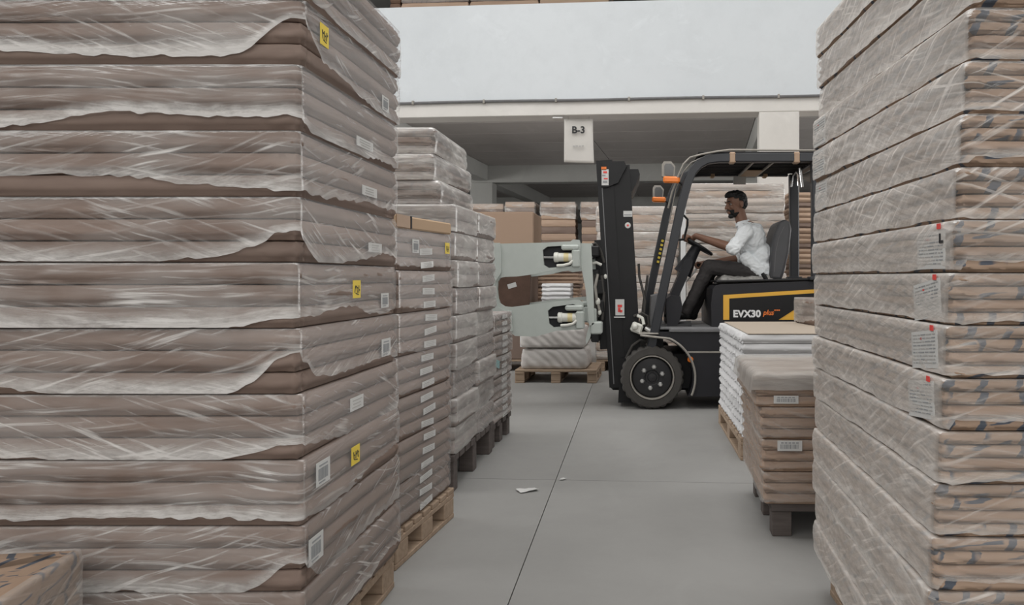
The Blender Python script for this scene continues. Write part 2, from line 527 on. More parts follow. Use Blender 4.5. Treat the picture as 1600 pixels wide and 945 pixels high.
def grid_mesh(name, P, mat, closed=False, uv=None, attr=None, cap_top=False, smooth=0.9):
    """P: rows x columns x 3; closed joins the last column to the first"""
    nr, nc = P.shape[:2]
    V = P.reshape(-1, 3)
    cols = nc if closed else nc-1
    r = np.arange(nr-1)[:, None]; c = np.arange(cols)[None, :]
    a = r*nc+c; b = r*nc+(c+1) % nc; d = (r+1)*nc+(c+1) % nc; e = (r+1)*nc+c
    Q = np.stack([a, b, d, e], -1).reshape(-1, 4)
    faces = Q.tolist()
    nq = len(faces)
    extra = []
    if cap_top:
        V = np.vstack([V, P[0].mean(0), P[-1].mean(0)])
        t, bt = len(V)-2, len(V)-1
        for k in range(nc):
            extra.append((t, (k+1) % nc, k)); extra.append((bt, (nr-1)*nc+k, (nr-1)*nc+(k+1) % nc))
    me = bpy.data.meshes.new(name)
    me.from_pydata(V.tolist(), [], faces+extra)
    me.materials.append(MATS[mat] if isinstance(mat, str) else mat)
    if uv is not None:
        U = uv.reshape(-1, 2)
        Uq = U[Q.reshape(-1)].reshape(nr-1, cols, 4, 2)
        if closed:          # keep the seam from running backwards
            span = uv[:, -1, 0].max()+0.02
            Uq[:, -1, 1, 0] = span; Uq[:, -1, 2, 0] = span
        L = me.uv_layers.new(name='UVMap')
        full = np.zeros((len(me.loops), 2)); full[:nq*4] = Uq.reshape(-1, 2)
        if extra:
            vi = np.zeros(len(me.loops), dtype=np.int32); me.loops.foreach_get('vertex_index', vi)
            full[nq*4:] = V[vi[nq*4:]][:, :2]
        L.data.foreach_set('uv', full.reshape(-1))
    if attr is not None:
        A = me.attributes.new('gather', 'FLOAT', 'POINT')
        vals = np.zeros(len(V)); vals[:nr*nc] = attr.reshape(-1)
        A.data.foreach_set('value', vals)
    me.polygons.foreach_set('use_smooth', [True]*len(me.polygons))
    if smooth: me.set_sharp_from_angle(angle=smooth)
    me.update()
    return me

def perimeter(w, d, r, step, fine=None, reach=0.09):
    """points round a rounded rectangle, starting at the middle of the back side, going left, front, right; returns xy, normals, run, side code"""
    fine = fine or step
    def line(L):
        L2 = L-2*r
        if fine >= step or L2 < 2.4*reach: 
            return np.linspace(0, L2, max(3, int(L2/step)+1))
        a = np.linspace(0, reach, int(reach/fine)+1)
        b = np.linspace(reach, L2-reach, max(3, int((L2-2*reach)/step)+1))
        return np.concatenate([a[:-1], b, L2-a[:-1][::-1]])
    pts = []; nor = []; side = []
    # 0 back(+y) going -x ; 1 left(-x) going -y ; 2 front(-y) going +x ; 3 right(+x) going +y
    cfg = [((w/2-r, d/2), (-1, 0), (0, 1), w), ((-w/2, d/2-r), (0, -1), (-1, 0), d), ((-w/2+r, -d/2), (1, 0), (0, -1), w), ((w/2, -d/2+r), (0, 1), (1, 0), d)]
    for k, (p, t, n, L) in enumerate(cfg):
        for q in line(L):
            pts.append((p[0]+t[0]*q, p[1]+t[1]*q)); nor.append(n); side.append(k)
        cx = p[0]+t[0]*(L-2*r)-n[0]*r; cy = p[1]+t[1]*(L-2*r)-n[1]*r
        a0 = math.atan2(n[1], n[0])
        for j in (1, 2):
            a = a0+math.pi/2*j/3.0
            pts.append((cx+r*math.cos(a), cy+r*math.sin(a))); nor.append((math.cos(a), math.sin(a))); side.append(k+10)
    P = np.array(pts); Nn = np.array(nor)
    s = np.concatenate([[0], np.cumsum(np.linalg.norm(np.diff(P, axis=0), axis=1))])
    return P, Nn, s, np.array(side)

def ream_mesh(name, w, d, h, mat, seed, step=0.03, fine=0.006, soft=0.003, bulge=0.004, folds=1.0, weave=0.0, r=0.012):
    """a paper-wrapped ream: soft edges, slack wrapper, tucked corner folds on its ends"""
    P, Nn, s, side = perimeter(w, d, r, step, fine)
    e = min(0.014, h*0.28)
    rows = [(0.05, h), (0.008, h-0.0008), (0.002, h-0.28*e), (0.0, h-e), (-bulge*0.7, h*0.62), (-bulge, h*0.45), (-bulge*0.7, h*0.28), (0.0, e), (0.002, 0.28*e), (0.008, 0.0008), (0.05, 0.0)]
    nr, nc = len(rows), len(P)
    G = np.zeros((nr, nc, 3)); UV = np.zeros((nr, nc, 2))
    ins = np.array([q[0] for q in rows])[:, None]; zz = np.array([q[1] for q in rows])[:, None]*np.ones((1, nc))
    S = s[None, :]*np.ones((nr, 1))
    dis = soft*2*(fbm(S*6, zz*22, seed, 3)-0.5)+soft*1.4*(fbm(S*2.2, zz*55, seed+5, 2)-0.5)
    dis = dis-soft*0.6*np.maximum(0, 1-np.abs(fbm(S*9+zz*40, zz*8-S*3, seed+9, 2)-0.5)*14)
    body = ((ins[:, 0] < 0.02).astype(float))[:, None]
    # folds: a notch slanting down from each corner along the short ends
    fold = np.zeros((nr, nc))
    if folds:
        for k in (1, 3):
            idx = np.where(side == k)[0]
            run = s[idx]-s[idx][0]; L = run[-1]
            for dist in (run, L-run):
                zc = zz[:, idx]/h
                line = 0.018+0.055*np.abs(zc-0.42)*(0.7+0.6*random.random())
                fold[:, idx] -= folds*0.0065*np.exp(-((dist[None, :]-line)/0.0065)**2)*(zc > 0.1)*(zc < 0.97)
                fold[:, idx] += folds*0.003*np.exp(-(dist[None, :]/0.015)**2)*np.sin(zc*9+seed)
        for k in (0, 2):
            idx = np.where(side == k)[0]
            run = s[idx]-s[idx][0]; L = run[-1]
            for dist in (run, L-run):
                fold[:, idx] += folds*0.0035*np.exp(-(dist[None, :]/0.05)**2)*np.sin(zz[:, idx]/h*8+dist[None, :]*60+seed)
    if weave:
        for k in (1, 3):
            idx = np.where(side == k)[0]
            q = (s[idx]-s[idx][0])[None, :]
            fold[:, idx] += weave*(((q*9.5+zz[:, idx]/h*0.9+0.13*seed) % 1.0)-0.5)
    out = (dis+fold)*body-ins
    lift = 0.0022*2*(fbm(S*3.0, zz*0+seed, seed+3, 2)-0.5)
    G[..., 0] = P[None, :, 0]+Nn[None, :, 0]*out
    G[..., 1] = P[None, :, 1]+Nn[None, :, 1]*out
    G[..., 2] = zz+lift*np.sin(np.pi*np.clip(zz/h, 0, 1))
    UV[..., 0] = S; UV[..., 1] = zz+ins*0.6*np.sign(zz-h/2)*-1
    return grid_mesh(name, G, mat, True, UV, None, True, 1.2)

def film_mesh(name, w, d, h, mat, seed, step=0.010, rows=20, cover=0.85, ragged=0.3, band=0.5, amp=0.004, rise=0.0, off=0.006, top_fold=0.06, skirt=0.0, calm=1.0, side_haze=None, full=None):
    """stretch film round a bundle: tight at the top edge, wrinkled, with a torn and gathered lower hem"""
    P, Nn, s, side = perimeter(w, d, 0.016, step)
    nc = len(P)
    hem = h*(1-cover)+h*ragged*(fbm(s*1.7, s*0+seed, seed, 3)-0.5)*2-skirt
    hem += h*0.06*(vnoise(s*40, s*0, seed+4)-0.5)
    if rise:
        for k in (1, 2):
            idx = np.where(side == k)[0]
            dist = s[idx][-1]-s[idx] if k == 2 else s[idx]-s[idx][0]
            hem[idx] += rise*h*np.exp(-(dist/0.09)**2)
        hem[side == 12] += rise*h
        idx = np.where(side == 3)[0]
        hem[idx] += rise*h*0.7*np.exp(-((s[idx]-s[idx][0])/0.07)**2)
    if full is not None:
        fm = (side == full) | (side == full+10) | (side == (full-1) % 4+10)
        hem[fm] = h*0.03+h*0.05*vnoise(s[fm]*12, s[fm]*0, seed)
    hem = np.clip(hem, h*0.015-skirt, h*0.72)
    tr = np.concatenate([[-0.10, -0.035], np.linspace(0.0, 1, rows)])
    nr = len(tr)
    G = np.zeros((nr, nc, 3)); UV = np.zeros((nr, nc, 2)); A = np.zeros((nr, nc))
    T = tr[:, None]*np.ones((1, nc)); S = s[None, :]*np.ones((nr, 1))
    Z = np.where(T >= 0, h-(h-hem)[None, :]*np.clip(T, 0, 1), h+0.0008)
    ins = np.where(T < 0, -T/0.10*top_fold, 0.0)
    wr = np.abs(fbm(S*5+Z*14, Z*60-S*9, seed+2, 3)-0.5)*2
    wr2 = fbm(S*3.0, Z*26, seed+8, 3)
    g = np.clip((T-0.74)/0.2, 0, 1)*(0.35+0.9*fbm(S*2.3, T*0, seed+11, 2))
    sw = np.clip(T*6, 0, 1)*np.clip((1.06-T)*4, 0.25, 1)
    flare = 0.004*g*vnoise(S*25, T*3, seed+6)
    quiet = np.ones(nc)
    quiet[(side == 1) | (side == 3)] = calm
    out = off+amp*quiet[None, :]*(0.9*wr2+0.5*(1-wr))*sw+flare-ins
    G[..., 0] = P[None, :, 0]+Nn[None, :, 0]*out
    G[..., 1] = P[None, :, 1]+Nn[None, :, 1]*out
    G[..., 2] = Z
    patch = np.clip((fbm(S*2.2, Z*9, seed+21, 3)-0.55)*4, 0, 1)
    A[:] = band*g+0.25*patch*np.clip(T*3, 0, 1)
    A += 0.10*np.clip((0.05-np.abs(T-0.0))/0.05, 0, 1)
    A *= (0.4+0.6*quiet)[None, :]
    if side_haze:
        for k, hz_ in side_haze.items():
            A[:, side == k] += hz_
    UV[..., 0] = S; UV[..., 1] = Z
    return grid_mesh(name, G, mat, True, UV, A, False, 2.0)

# ------------------------------------------------------------------ flat print: labels and stickers
def label_mesh(name, w, h, style, seed=0):
    """lies in the x-z plane, faces -y, centred"""
    rnd = random.Random(seed)
    mb = MB()
    base = {'yellow': 'sticker_yellow', 'teal': 'teal_print'}.get(style, 'label_white')
    nx, t = 4, 0.0012
    mb.box((0, t/2, 0), (w, t, h), None, base)
    def bar(x, z, bw, bh, mat='ink', rot=0.0):
        mb.box((x, -0.0004, z), (bw, 0.0008, bh), Matrix.Rotation(rot, 3, 'Y') if rot else None, mat)
    if style == 'barcode':
        x = -w*0.34
        while x < w*0.34:
            bw = w*rnd.choice((0.02, 0.03, 0.045)); bar(x, -h*0.03, bw, h*0.48, 'ink_grey'); x += bw+w*rnd.choice((0.02, 0.03))
        bar(0, h*0.33, w*0.6, h*0.07, 'ink_grey'); bar(-w*0.1, -h*0.37, w*0.45, h*0.06, 'ink_grey')
    elif style == 'wide':
        x = -w*0.36
        while x < w*0.36:
            bw = w*rnd.choice((0.015, 0.025, 0.04)); bar(x, -h*0.08, bw, h*0.42, 'ink_grey'); x += bw+w*0.02
        for k in range(5): bar(-w*0.3+k*w*0.15, h*0.28, w*0.11, h*0.12, 'ink_grey')
    elif style == 'lines':
        for k in range(3): bar(rnd.uniform(-0.03, 0.03)*w, h*(0.26-0.26*k), w*rnd.uniform(0.5, 0.75), h*0.08, 'ink_faint')
    elif style == 'spec':
        z = h*0.40
        for k in range(9):
            x = -w*0.43
            while x < w*0.38:
                bw = w*rnd.uniform(0.05, 0.22); bw = min(bw, w*0.43-x)
                bar(x+bw/2, z, bw, h*0.030, 'ink_faint' if rnd.random() < 0.55 else 'ink_grey'); x += bw+w*0.03
            z -= h*0.095
        bar(-w*0.1, h*0.30, w*0.06, h*0.05, 'red_print')
        mb.box((-w*0.47, -0.0003, 0), (0.0015, 0.0006, h*0.9), None, 'ink_faint')
    elif style == 'yellow':
        for k in range(3):
            x = (-0.24+0.24*k)*w
            bar(x, 0, w*0.07, h*0.42, 'ink', rnd.uniform(-0.3, 0.3)); bar(x+0.07*w, rnd.uniform(-.12, .12)*h, w*0.12, h*0.07, 'ink', rnd.uniform(-0.6, 0.6))
        bar(w*0.02, -h*0.27, w*0.4, h*0.05, 'ink', 0.15)
    return mb.mesh(name, base)

LABEL_CACHE = {}
def stick(parent, style, face, run, z, w, h, dims, off=0.004, name=None, tilt=0.0, seed=0, label=None, drop=0.0):
    """fix a label on a face of a bundle: run = distance along the face from its near/left end"""
    key = (style, w, h, seed)
    if key not in LABEL_CACHE:
        LABEL_CACHE[key] = label_mesh(name or 'paper_label', w, h, style, seed)
    W, D = dims
    if face == 'right': loc, rz = (W/2+off, -D/2+run, z), math.pi/2
    elif face == 'left': loc, rz = (-W/2-off, D/2-run, z), -math.pi/2
    else: loc, rz = (-W/2+run, -D/2-off, z), 0.0
    o = place(name or 'paper_label', LABEL_CACHE[key], parent, loc, (0, tilt, rz))
    if label: o['label'] = label
    return o

def text_mesh(body, size, mat, org, ux, uz, nrm, parent, name, root, bold=0.0, shear=0.0, sx=1.0):
    cu = bpy.data.curves.new(name, 'FONT')
    cu.body = body; cu.size = size; cu.extrude = 0.0006; cu.offset = bold; cu.shear = shear
    cu.align_x = 'CENTER'; cu.align_y = 'CENTER'; cu.resolution_u = 3
    o = bpy.data.objects.new(name, cu); COL.objects.link(o)
    dg = bpy.context.evaluated_depsgraph_get()
    me = bpy.data.meshes.new_from_object(o.evaluated_get(dg))
    bpy.data.objects.remove(o)
    ux, uz, nrm, org = Vector(ux), Vector(uz), Vector(nrm), Vector(org)-Vector(root)
    for v in me.vertices:
        p = v.co.copy(); v.co = org+ux*(p.x*sx)+uz*p.y+nrm*p.z
    me.materials.clear(); me.materials.append(MATS[mat])
    me.name = name
    return place(name, me, parent)

ORD = ['topmost', 'second', 'third', 'fourth', 'fifth', 'sixth', 'seventh', 'eighth', 'ninth', 'tenth', 'eleventh', 'twelfth', 'thirteenth', 'fourteenth', 'fifteenth', 'sixteenth', 'seventeenth', 'eighteenth']
def ordinal(i):
    return ORD[i]+(' one' if i == 0 else ' from the top')

# ------------------------------------------------------------------ pallets
def pallet(loc, rz, w, d, h, label, mat='wood', group='wooden pallets on the floor', nb=7):
    t = empty('wooden_pallet', loc, rz, label, 'pallet', group)
    b = h*0.16
    bw = d/nb*0.80
    top = MB().box((0, 0, 0), (w, bw, b), None, None, 0.003).mesh('board', mat)
    for k in range(nb):
        place('board', top, t, (0, -d/2+bw/2+k*(d-bw)/(nb-1), h-b/2-0.0005))
    st = MB().box((0, 0, 0), (0.10, d, b), None, None, 0.003).mesh('stringer_board', mat)
    blk = MB().box((0, 0, 0), (0.10, 0.13, h-3*b), None, None, 0.004).mesh('block', mat)
    for x in (-w/2+0.05, 0, w/2-0.05):
        place('stringer_board', st, t, (x, 0, h-1.5*b-0.001))
        place('stringer_board', st, t, (x, 0, b/2))
        for y in (-d/2+0.07, 0, d/2-0.07):
            place('block', blk, t, (x, y, b+(h-3*b)/2))
    return t

def leg_pallet(loc, rz, w, d, h, label, mat='wood_dark'):
    t = empty('legged_pallet', loc, rz, label, 'pallet')
    b = 0.035
    bw = 0.10
    top = MB().box((0, 0, 0), (w, bw, b), None, None, 0.003).mesh('board', mat)
    n = int(d/0.125)
    for k in range(n):
        place('board', top, t, (0, -d/2+bw/2+k*(d-bw)/(n-1), h-b/2))
    leg = MB().box((0, 0, 0), (0.085, 0.085, h-b), None, None, 0.004).mesh('leg', mat)
    for x in (-w/2+0.05, 0, w/2-0.05):
        for y in (-d/2+0.06, 0, d/2-0.06):
            place('leg', leg, t, (x, y, (h-b)/2))
    return t

# ------------------------------------------------------------------ bundles of paper
def variants(n, fn):
    return [fn(i) for i in range(n)]

class BundleKind:
    """meshes of one kind of bundle, made once and shared by its copies"""
    def __init__(s, w, d, h, nre, rmat, films, step=0.03, fine=0.006, soft=0.003, nfilm=4, fstep=0.010, frows=18, nream=4, bulge=0.004, folds=1.0, fargs=None, weave=0.0, film_seed=0):
        s.w, s.d, s.h, s.n = w, d, h, nre
        hr = h/nre
        rm = rmat if isinstance(rmat, (list, tuple)) else [rmat]
        s.reams = variants(nream, lambda i: ream_mesh('ream', w, d, hr-0.0006, rm[i % len(rm)], 13*i+int(w*100)+film_seed, step, fine, soft, bulge, folds, weave))
        s.films = []
        if films:
            fa = dict(cover=0.82, ragged=0.34, band=0.45)
            fa.update(fargs or {})
            for i in range(nfilm):
                fb = dict(fa)
                if 'rises' in fb:
                    rr = fb.pop('rises'); fb['rise'] = rr[i % len(rr)]
                s.films.append(film_mesh('film_wrap', w, d, h-0.001, films[i % len(films)], 31*i+7+film_seed, fstep, frows, **fb))
    def make(s, loc, rz, name, label, group, cat='bundle', seed=0, fi=None):
        r = random.Random(seed)
        t = empty(name, loc, rz, label, cat, group)
        hr = s.h/s.n
        for k in range(s.n):
            place('ream', s.reams[(seed*3+k) % len(s.reams)], t, (r.uniform(-.0025, .0025), r.uniform(-.0025, .0025), k*hr+0.0003))
        if s.films:
            place('film_wrap', s.films[(seed if fi is None else fi) % len(s.films)], t, (0, 0, 0.0005))
        return t

def corner_place(cx, cy, w, d, rz, corner):
    """centre of a w x d box turned by rz whose front-right / front-left / back-left corner is at cx, cy"""
    lx, ly = {'fr': (-w/2, d/2), 'fl': (w/2, d/2), 'bl': (w/2, -d/2), 'br': (-w/2, -d/2)}[corner]
    c, s_ = math.cos(rz), math.sin(rz)
    return cx+c*lx-s_*ly, cy+s_*lx+c*ly

# ------------------------------------------------------------------ the building
HA = 0.085                       # the hall stands turned a little against the stacks
HR = -HA
HO = Vector((0, 11.5, 0))
E1 = Vector((math.cos(HA), -math.sin(HA), 0)); E2 = Vector((math.sin(HA), math.cos(HA), 0))
def H(x, y, z=0.0):
    return HO+E1*x+E2*y+Vector((0, 0, z))
def hall_box(name, x0, x1, y0, y1, z0, z1, mat, ch=0.0, parent=None, kind='structure'):
    mb = MB().box(((x0+x1)/2, (y0+y1)/2, (z0+z1)/2), (x1-x0, y1-y0, z1-z0), None, None, ch)
    o = mb.build(name, mat, parent, None, 0)
    if parent is None:
        o.location = HO; o.rotation_euler = (0, 0, HR)
    if kind and parent is None: o['kind'] = kind
    return o

# floor: cast slabs with open joints over a dark bed
fl = MB().box((0, 13, -0.11), (25, 48, 0.2)).build('floor', 'joint_dark', None, None, 0); fl['kind'] = 'structure'
jx = [-12.4, -6.45, -0.43, 5.5, 12.4]
jy = [-10.9, -1.4, 4.60, 10.6, 16.6, 22.6, 36.9]
for i in range(4):
    for j in range(6):
        g = 0.0022
        sk = lambda x, y: y-0.072*(x+0.43) if -10 < y < 36 else y
        x0, x1 = jx[i]+g, jx[i+1]-g
        c = [(x0, sk(x0, jy[j])+g), (x1, sk(x1, jy[j])+g), (x1, sk(x1, jy[j+1])-g), (x0, sk(x0, jy[j+1])-g)]
        mb = MB()
        mb.add([(a, b, 0.0) for a, b in c]+[(a, b, -0.012) for a, b in c], [(0, 1, 2, 3), (4, 7, 6, 5), (0, 4, 5, 1), (1, 5, 6, 2), (2, 6, 7, 3), (3, 7, 4, 0)])
        mb.build('slab', 'floor_concrete', fl, None, 0)

w_ = MB().box((0, -11, 4.5), (25, 0.2, 9.2)).build('wall_front', 'hall_paint', None, None, 0); w_['kind'] = 'structure'
w_ = MB().box((-12.5, 13, 4.5), (0.2, 48, 9.2)).build('wall_left', 'hall_paint', None, None, 0); w_['kind'] = 'structure'
w_ = MB().box((12.5, 13, 4.5), (0.2, 48, 9.2)).build('wall_right', 'hall_paint', None, None, 0); w_['kind'] = 'structure'
w_ = MB().box((0, 37, 4.5), (25, 0.2, 9.2)).build('wall_back', 'hall_paint', None, None, 0); w_['kind'] = 'structure'
w_ = MB().box((0, 13, 9.15), (25.2, 48.2, 0.2)).build('ceiling', 'hall_paint', None, None, 0); w_['kind'] = 'structure'

# upper floor: parapet wall, beams, columns, soffit panels
hall_box('wall_parapet', -11.6, 11.6, 0.02, 0.22, 3.585, 4.945, 'wall_paint')
hall_box('beam_front', -11.6, 11.6, 0.0, 0.40, 3.375, 3.584, 'beam_paint', 0.008)
slab_o = hall_box('ceiling_slab', -11.6, 11.6, 0.41, 24.4, 3.80, 4.00, 'soffit')
COLX = (-10.7, -4.33, 1.99, 8.3)
for cx in COLX:
    hall_box('column', cx-0.27, cx+0.27, 0.002, 0.42, 0.0, 3.374, 'beam_paint', 0.006)
for yy in (8.0, 16.0, 24.0):
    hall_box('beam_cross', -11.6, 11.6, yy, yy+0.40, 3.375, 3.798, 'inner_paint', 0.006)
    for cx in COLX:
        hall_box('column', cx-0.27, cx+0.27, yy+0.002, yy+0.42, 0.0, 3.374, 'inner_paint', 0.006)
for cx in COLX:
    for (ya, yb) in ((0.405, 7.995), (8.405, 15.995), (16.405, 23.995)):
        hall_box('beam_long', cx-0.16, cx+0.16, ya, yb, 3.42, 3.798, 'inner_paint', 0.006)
# shuttering panels of the soffit, one by one where they show
for (xa, xb, nxp) in ((-4.165, 1.825, 2), (2.155, 8.135, 2)):
    for (ya, yb, nyp) in ((0.41, 7.99, 7), (8.41, 15.99, 7)):
        dx, dy = (xb-xa)/nxp, (yb-ya)/nyp
        me = MB().box((0, 0, 0), (dx-0.012, dy-0.014, 0.02), None, None, 0.004).mesh('panel', 'soffit', None, 0)
        for i in range(nxp):
            for j in range(nyp):
                place('panel', me, slab_o, (xa+dx*(i+0.5), ya+dy*(j+0.5), 3.788))

# conduit along the foot of the parapet
mb = MB()
mb.tube([(x, -0.028+0.003*math.sin(x*1.7), 3.578+0.004*math.sin(x*2.3)) for x in np.linspace(-8, 8, 60)], 0.019, 8)
cond = mb.build('trim_1', 'mid_grey'); cond['kind'] = 'structure'
cond.location = HO; cond.rotation_euler = (0, 0, HR)
clip = MB().box((0, 0, 0), (0.03, 0.05, 0.055), None, None, 0.004).mesh('pipe_clip', 'worn_edge')
for k in range(14):
    place('pipe_clip', clip, cond, (-7.2+k*1.02, -0.024, 3.578))

# hanging paper sign
sx0, sx1 = (881.5-990)/F*11.66, (926.5-990)/F*11.66
zt, zb = CAM_H+(433-186)/F*11.66, CAM_H-(253-433)/F*11.66
sg = empty('hanging_sign', ((sx0+sx1)/2, 11.66, zb), 0, 'paper aisle sign reading B-3 hung under the white beam', 'sign')
xs = np.linspace(sx0, sx1, 14); zs = np.linspace(zt, zb, 16)
for nm, yo in (('sheet', 0),):
    X, Z = np.meshgrid(xs, zs)
    tt = (Z-zb)/(zt-zb)
    Xs = X-0.012*(1-tt)*0+0.02*(1-tt)**2*((X-sx0)/(sx1-sx0)-0.2)
    Zs = Z-0.016*((X-sx0)/(sx1-sx0))*(1-tt)
    Y = 0.012*np.sin((X-sx0)*9)+0.02*(1-tt)**2
    a = np.stack([Xs-(sx0+sx1)/2, Y, Zs-zb], -1)
    me = grid_mesh('sheet', a, 'paper_sign')
    o = place('sheet', me, sg)
    md = o.modifiers.new('thick', 'SOLIDIFY'); md.thickness = 0.003
wd = sx1-sx0
text_mesh('B-3', 0.135, 'ink', ((sx0+sx1)/2-0.0, 11.634, zt-0.16), (1, 0, 0), (0, 0, 1), (0, -1, 0), sg, 'lettering', sg.location, 0.004)
mb = MB()
for k, (dx, ww) in enumerate(((-0.065, 0.03), (-0.025, 0.035), (0.02, 0.03), (0.06, 0.03))):
    mb.box((dx, -0.02, zt-zb-0.385+0.004*(k % 2)), (ww, 0.001, 0.022))
mb.build('faint_print', 'ink_faint', sg)
mb = MB()
hz = zt-zb
hookz = 3.375-zb
for x in (-wd*0.36, wd*0.36):
    mb.tube([(x, 0.0, hz-0.012), (x, 0.006, hz+0.01), (x, 0.01, hookz)], 0.003, 6)
mb.build('hanging_string', 'worn_edge', sg)
tube = MB().box((-wd*0.5-0.09, 0.02, hookz-0.018), (0.15, 0.05, 0.035), None, None, 0.006).build('hook_plate', 'steel', sg)

# ------------------------------------------------------------------ LEFT STACK (nearest, tall)
GAPW = 1.28; GD = 0.875
kA = BundleKind(GAPW, GD, 0.1693, 3, 'kraft', FILMS_A, 0.03, 0.006, 0.0035, 11, 0.010, 20, 6, 0.004, 1.0,
                dict(cover=0.90, ragged=0.29, band=1.0, amp=0.006, calm=0.25, side_haze={1: -0.36, 3: -0.36}, rises=(0.0, 0.4, 0.0, 0.2, 0.5)))
z = 0.14
A_PACKS = []
for i in range(11):
    jx_ = [0.012, -0.008, -0.006, -0.01, -0.012, -0.006, 0.0, 0.004, 0.006, 0.008, 0.006][10-i] if False else [0.010, 0.006, 0.004, 0.0, -0.004, -0.008, -0.006, -0.004, 0.0, 0.004, 0.010][i]
    x, y = corner_place(-0.859+jx_, 2.14+random.uniform(-.006, .006), GAPW, GD, 0, 'fr')
    k = 10-i
    extra = {1: ' with yellow sticker', 5: ''}.get(k, '')
    t = kA.make((x, y, z), random.uniform(-.004, .004), 'paper_bundle', 'brown paper bundle in wrinkled film, %s in the tall left stack' % ordinal(k), 'bundles of the tall left stack', 'bundle', i, i)
    A_PACKS.append(t)
    z += 0.1696
pallet(corner_place(-0.865, 2.15, 1.25, 0.86, 0, 'fr')+(0,), 0, 1.25, 0.86, 0.1395, 'pale wooden pallet under the tall film wrapped left stack')
dA = (GAPW, GD)
# k counted from the bottom: sticker positions as (bundle, style, run along right face, height)
for (i, st, run, zz, w, h, sd) in ((9, 'yellow', 0.135, 0.115, 0.062, 0.058, 1), (9, 'barcode', 0.70, 0.045, 0.075, 0.05, 2), (8, 'lines', 0.50, 0.045, 0.16, 0.03, 3), (7, 'lines', 0.56, 0.07, 0.15, 0.03, 4),
                             (5, 'yellow', 0.45, 0.095, 0.07, 0.055, 2), (5, 'barcode', 0.74, 0.052, 0.085, 0.05, 3), (4, 'barcode', 0.735, 0.06, 0.10, 0.06, 4), (3, 'lines', 0.42, 0.085, 0.12, 0.04, 6),
                             (2, 'yellow', 0.40, 0.10, 0.075, 0.055, 3), (2, 'barcode', 0.135, 0.11, 0.10, 0.065, 5), (1, 'barcode', 0.075, 0.09, 0.10, 0.07, 6), (6, 'lines', 0.62, 0.06, 0.14, 0.03, 7)):
    stick(A_PACKS[i], st, 'right', run, zz, w, h, dA, 0.008, 'yellow_sticker' if st == 'yellow' else 'paper_label', 0.0, sd,
          'yellow sticker with dark scrawl' if st == 'yellow' else ('white barcode label' if st == 'barcode' else None))

# ------------------------------------------------------------------ bundle at the lower left corner of the view
kS = BundleKind(0.80, 0.62, 0.157, 2, ['kraft_printed'], [FILMS_R[1]], 0.03, 0.006, 0.004, 1, 0.012, 16, 3, 0.004, 1.0, dict(cover=0.9, ragged=0.2, top_fold=0.02, band=0.3), 0.0, 91)
x, y = corner_place(-1.355, 2.04, 0.80, 0.62, 0.16, 'br')
pallet((x, y, 0), 0.16, 0.80, 0.62, 0.1395, 'low wooden pallet in front of the tall left stack', nb=5)
for i in range(2):
    kS.make((x, y, 0.14+i*0.1575), 0.16, 'paper_bundle', ['brown bundle with dark blue print, lower one in front of the left stack', 'brown bundle with dark blue print, its top seen at the lower left corner'][i], 'bundles in front of the tall left stack', 'bundle', i)

# ------------------------------------------------------------------ SECOND STACK
kB = BundleKind(1.20, 0.68, 0.1675, 3, ['kraft'], [FILM_THIN], 0.03, 0.006, 0.0035, 3, 0.012, 16, 5, 0.004, 1.3, dict(cover=0.9, ragged=0.25, band=0.25, amp=0.004, calm=0.3, side_haze={1: -0.25, 3: -0.25}), 0.0, 40)
rzB = -0.095
xb, yb = corner_place(-0.915, 3.19, 1.20, 0.68, rzB, 'fr')
pallet((xb, yb, 0), rzB, 1.22, 0.72, 0.1395, 'pale wooden pallet under the second brown stack on the left')
z = 0.14
for i in range(7):
    k = 6-i
    t = kB.make((xb+random.uniform(-.006, .006), yb, z), rzB+random.uniform(-.008, .008), 'paper_bundle', 'brown paper bundle, %s in the stack behind the tall left one' % ordinal(k), 'bundles of the second left stack', 'bundle', i)
    if i == 6:
        stick(t, 'barcode', 'right', 0.22, 0.10, 0.075, 0.055, (1.2, 0.68), 0.008, 'paper_label', 0, 8, 'white barcode label')
        stick(t, 'yellow', 'right', 0.62, 0.105, 0.06, 0.05, (1.2, 0.68), 0.008, 'yellow_sticker', 0, 4, 'yellow sticker with dark scrawl')
    for q in range(3 if i < 6 else 2):
        stick(t, 'lines', 'right', 0.36+random.uniform(-.02, .02), 0.026+0.0555*q, 0.15, 0.026, (1.2, 0.68), 0.008, 'paper_label', random.uniform(-.06, .06), 20+q)
    z += 0.1678
lid = empty('cardboard_lid', (xb, yb, z), rzB, 'stiff brown cardboard lid on the second left stack', 'board')
mb = MB(); mb.box((0, 0, 0.026), (1.20, 0.70, 0.052), Matrix.Rotation(0.012, 3, 'X'), None, 0.006); mb.build('board', 'cardboard', lid)
MB().box((0.601, -0.17, 0.026), (0.004, 0.012, 0.05), None, None).build('slit', 'ink', lid)
MB().box((0.602, -0.26, 0.026), (0.004, 0.14, 0.048), None, None).build('tape_strip', 'tape', lid)

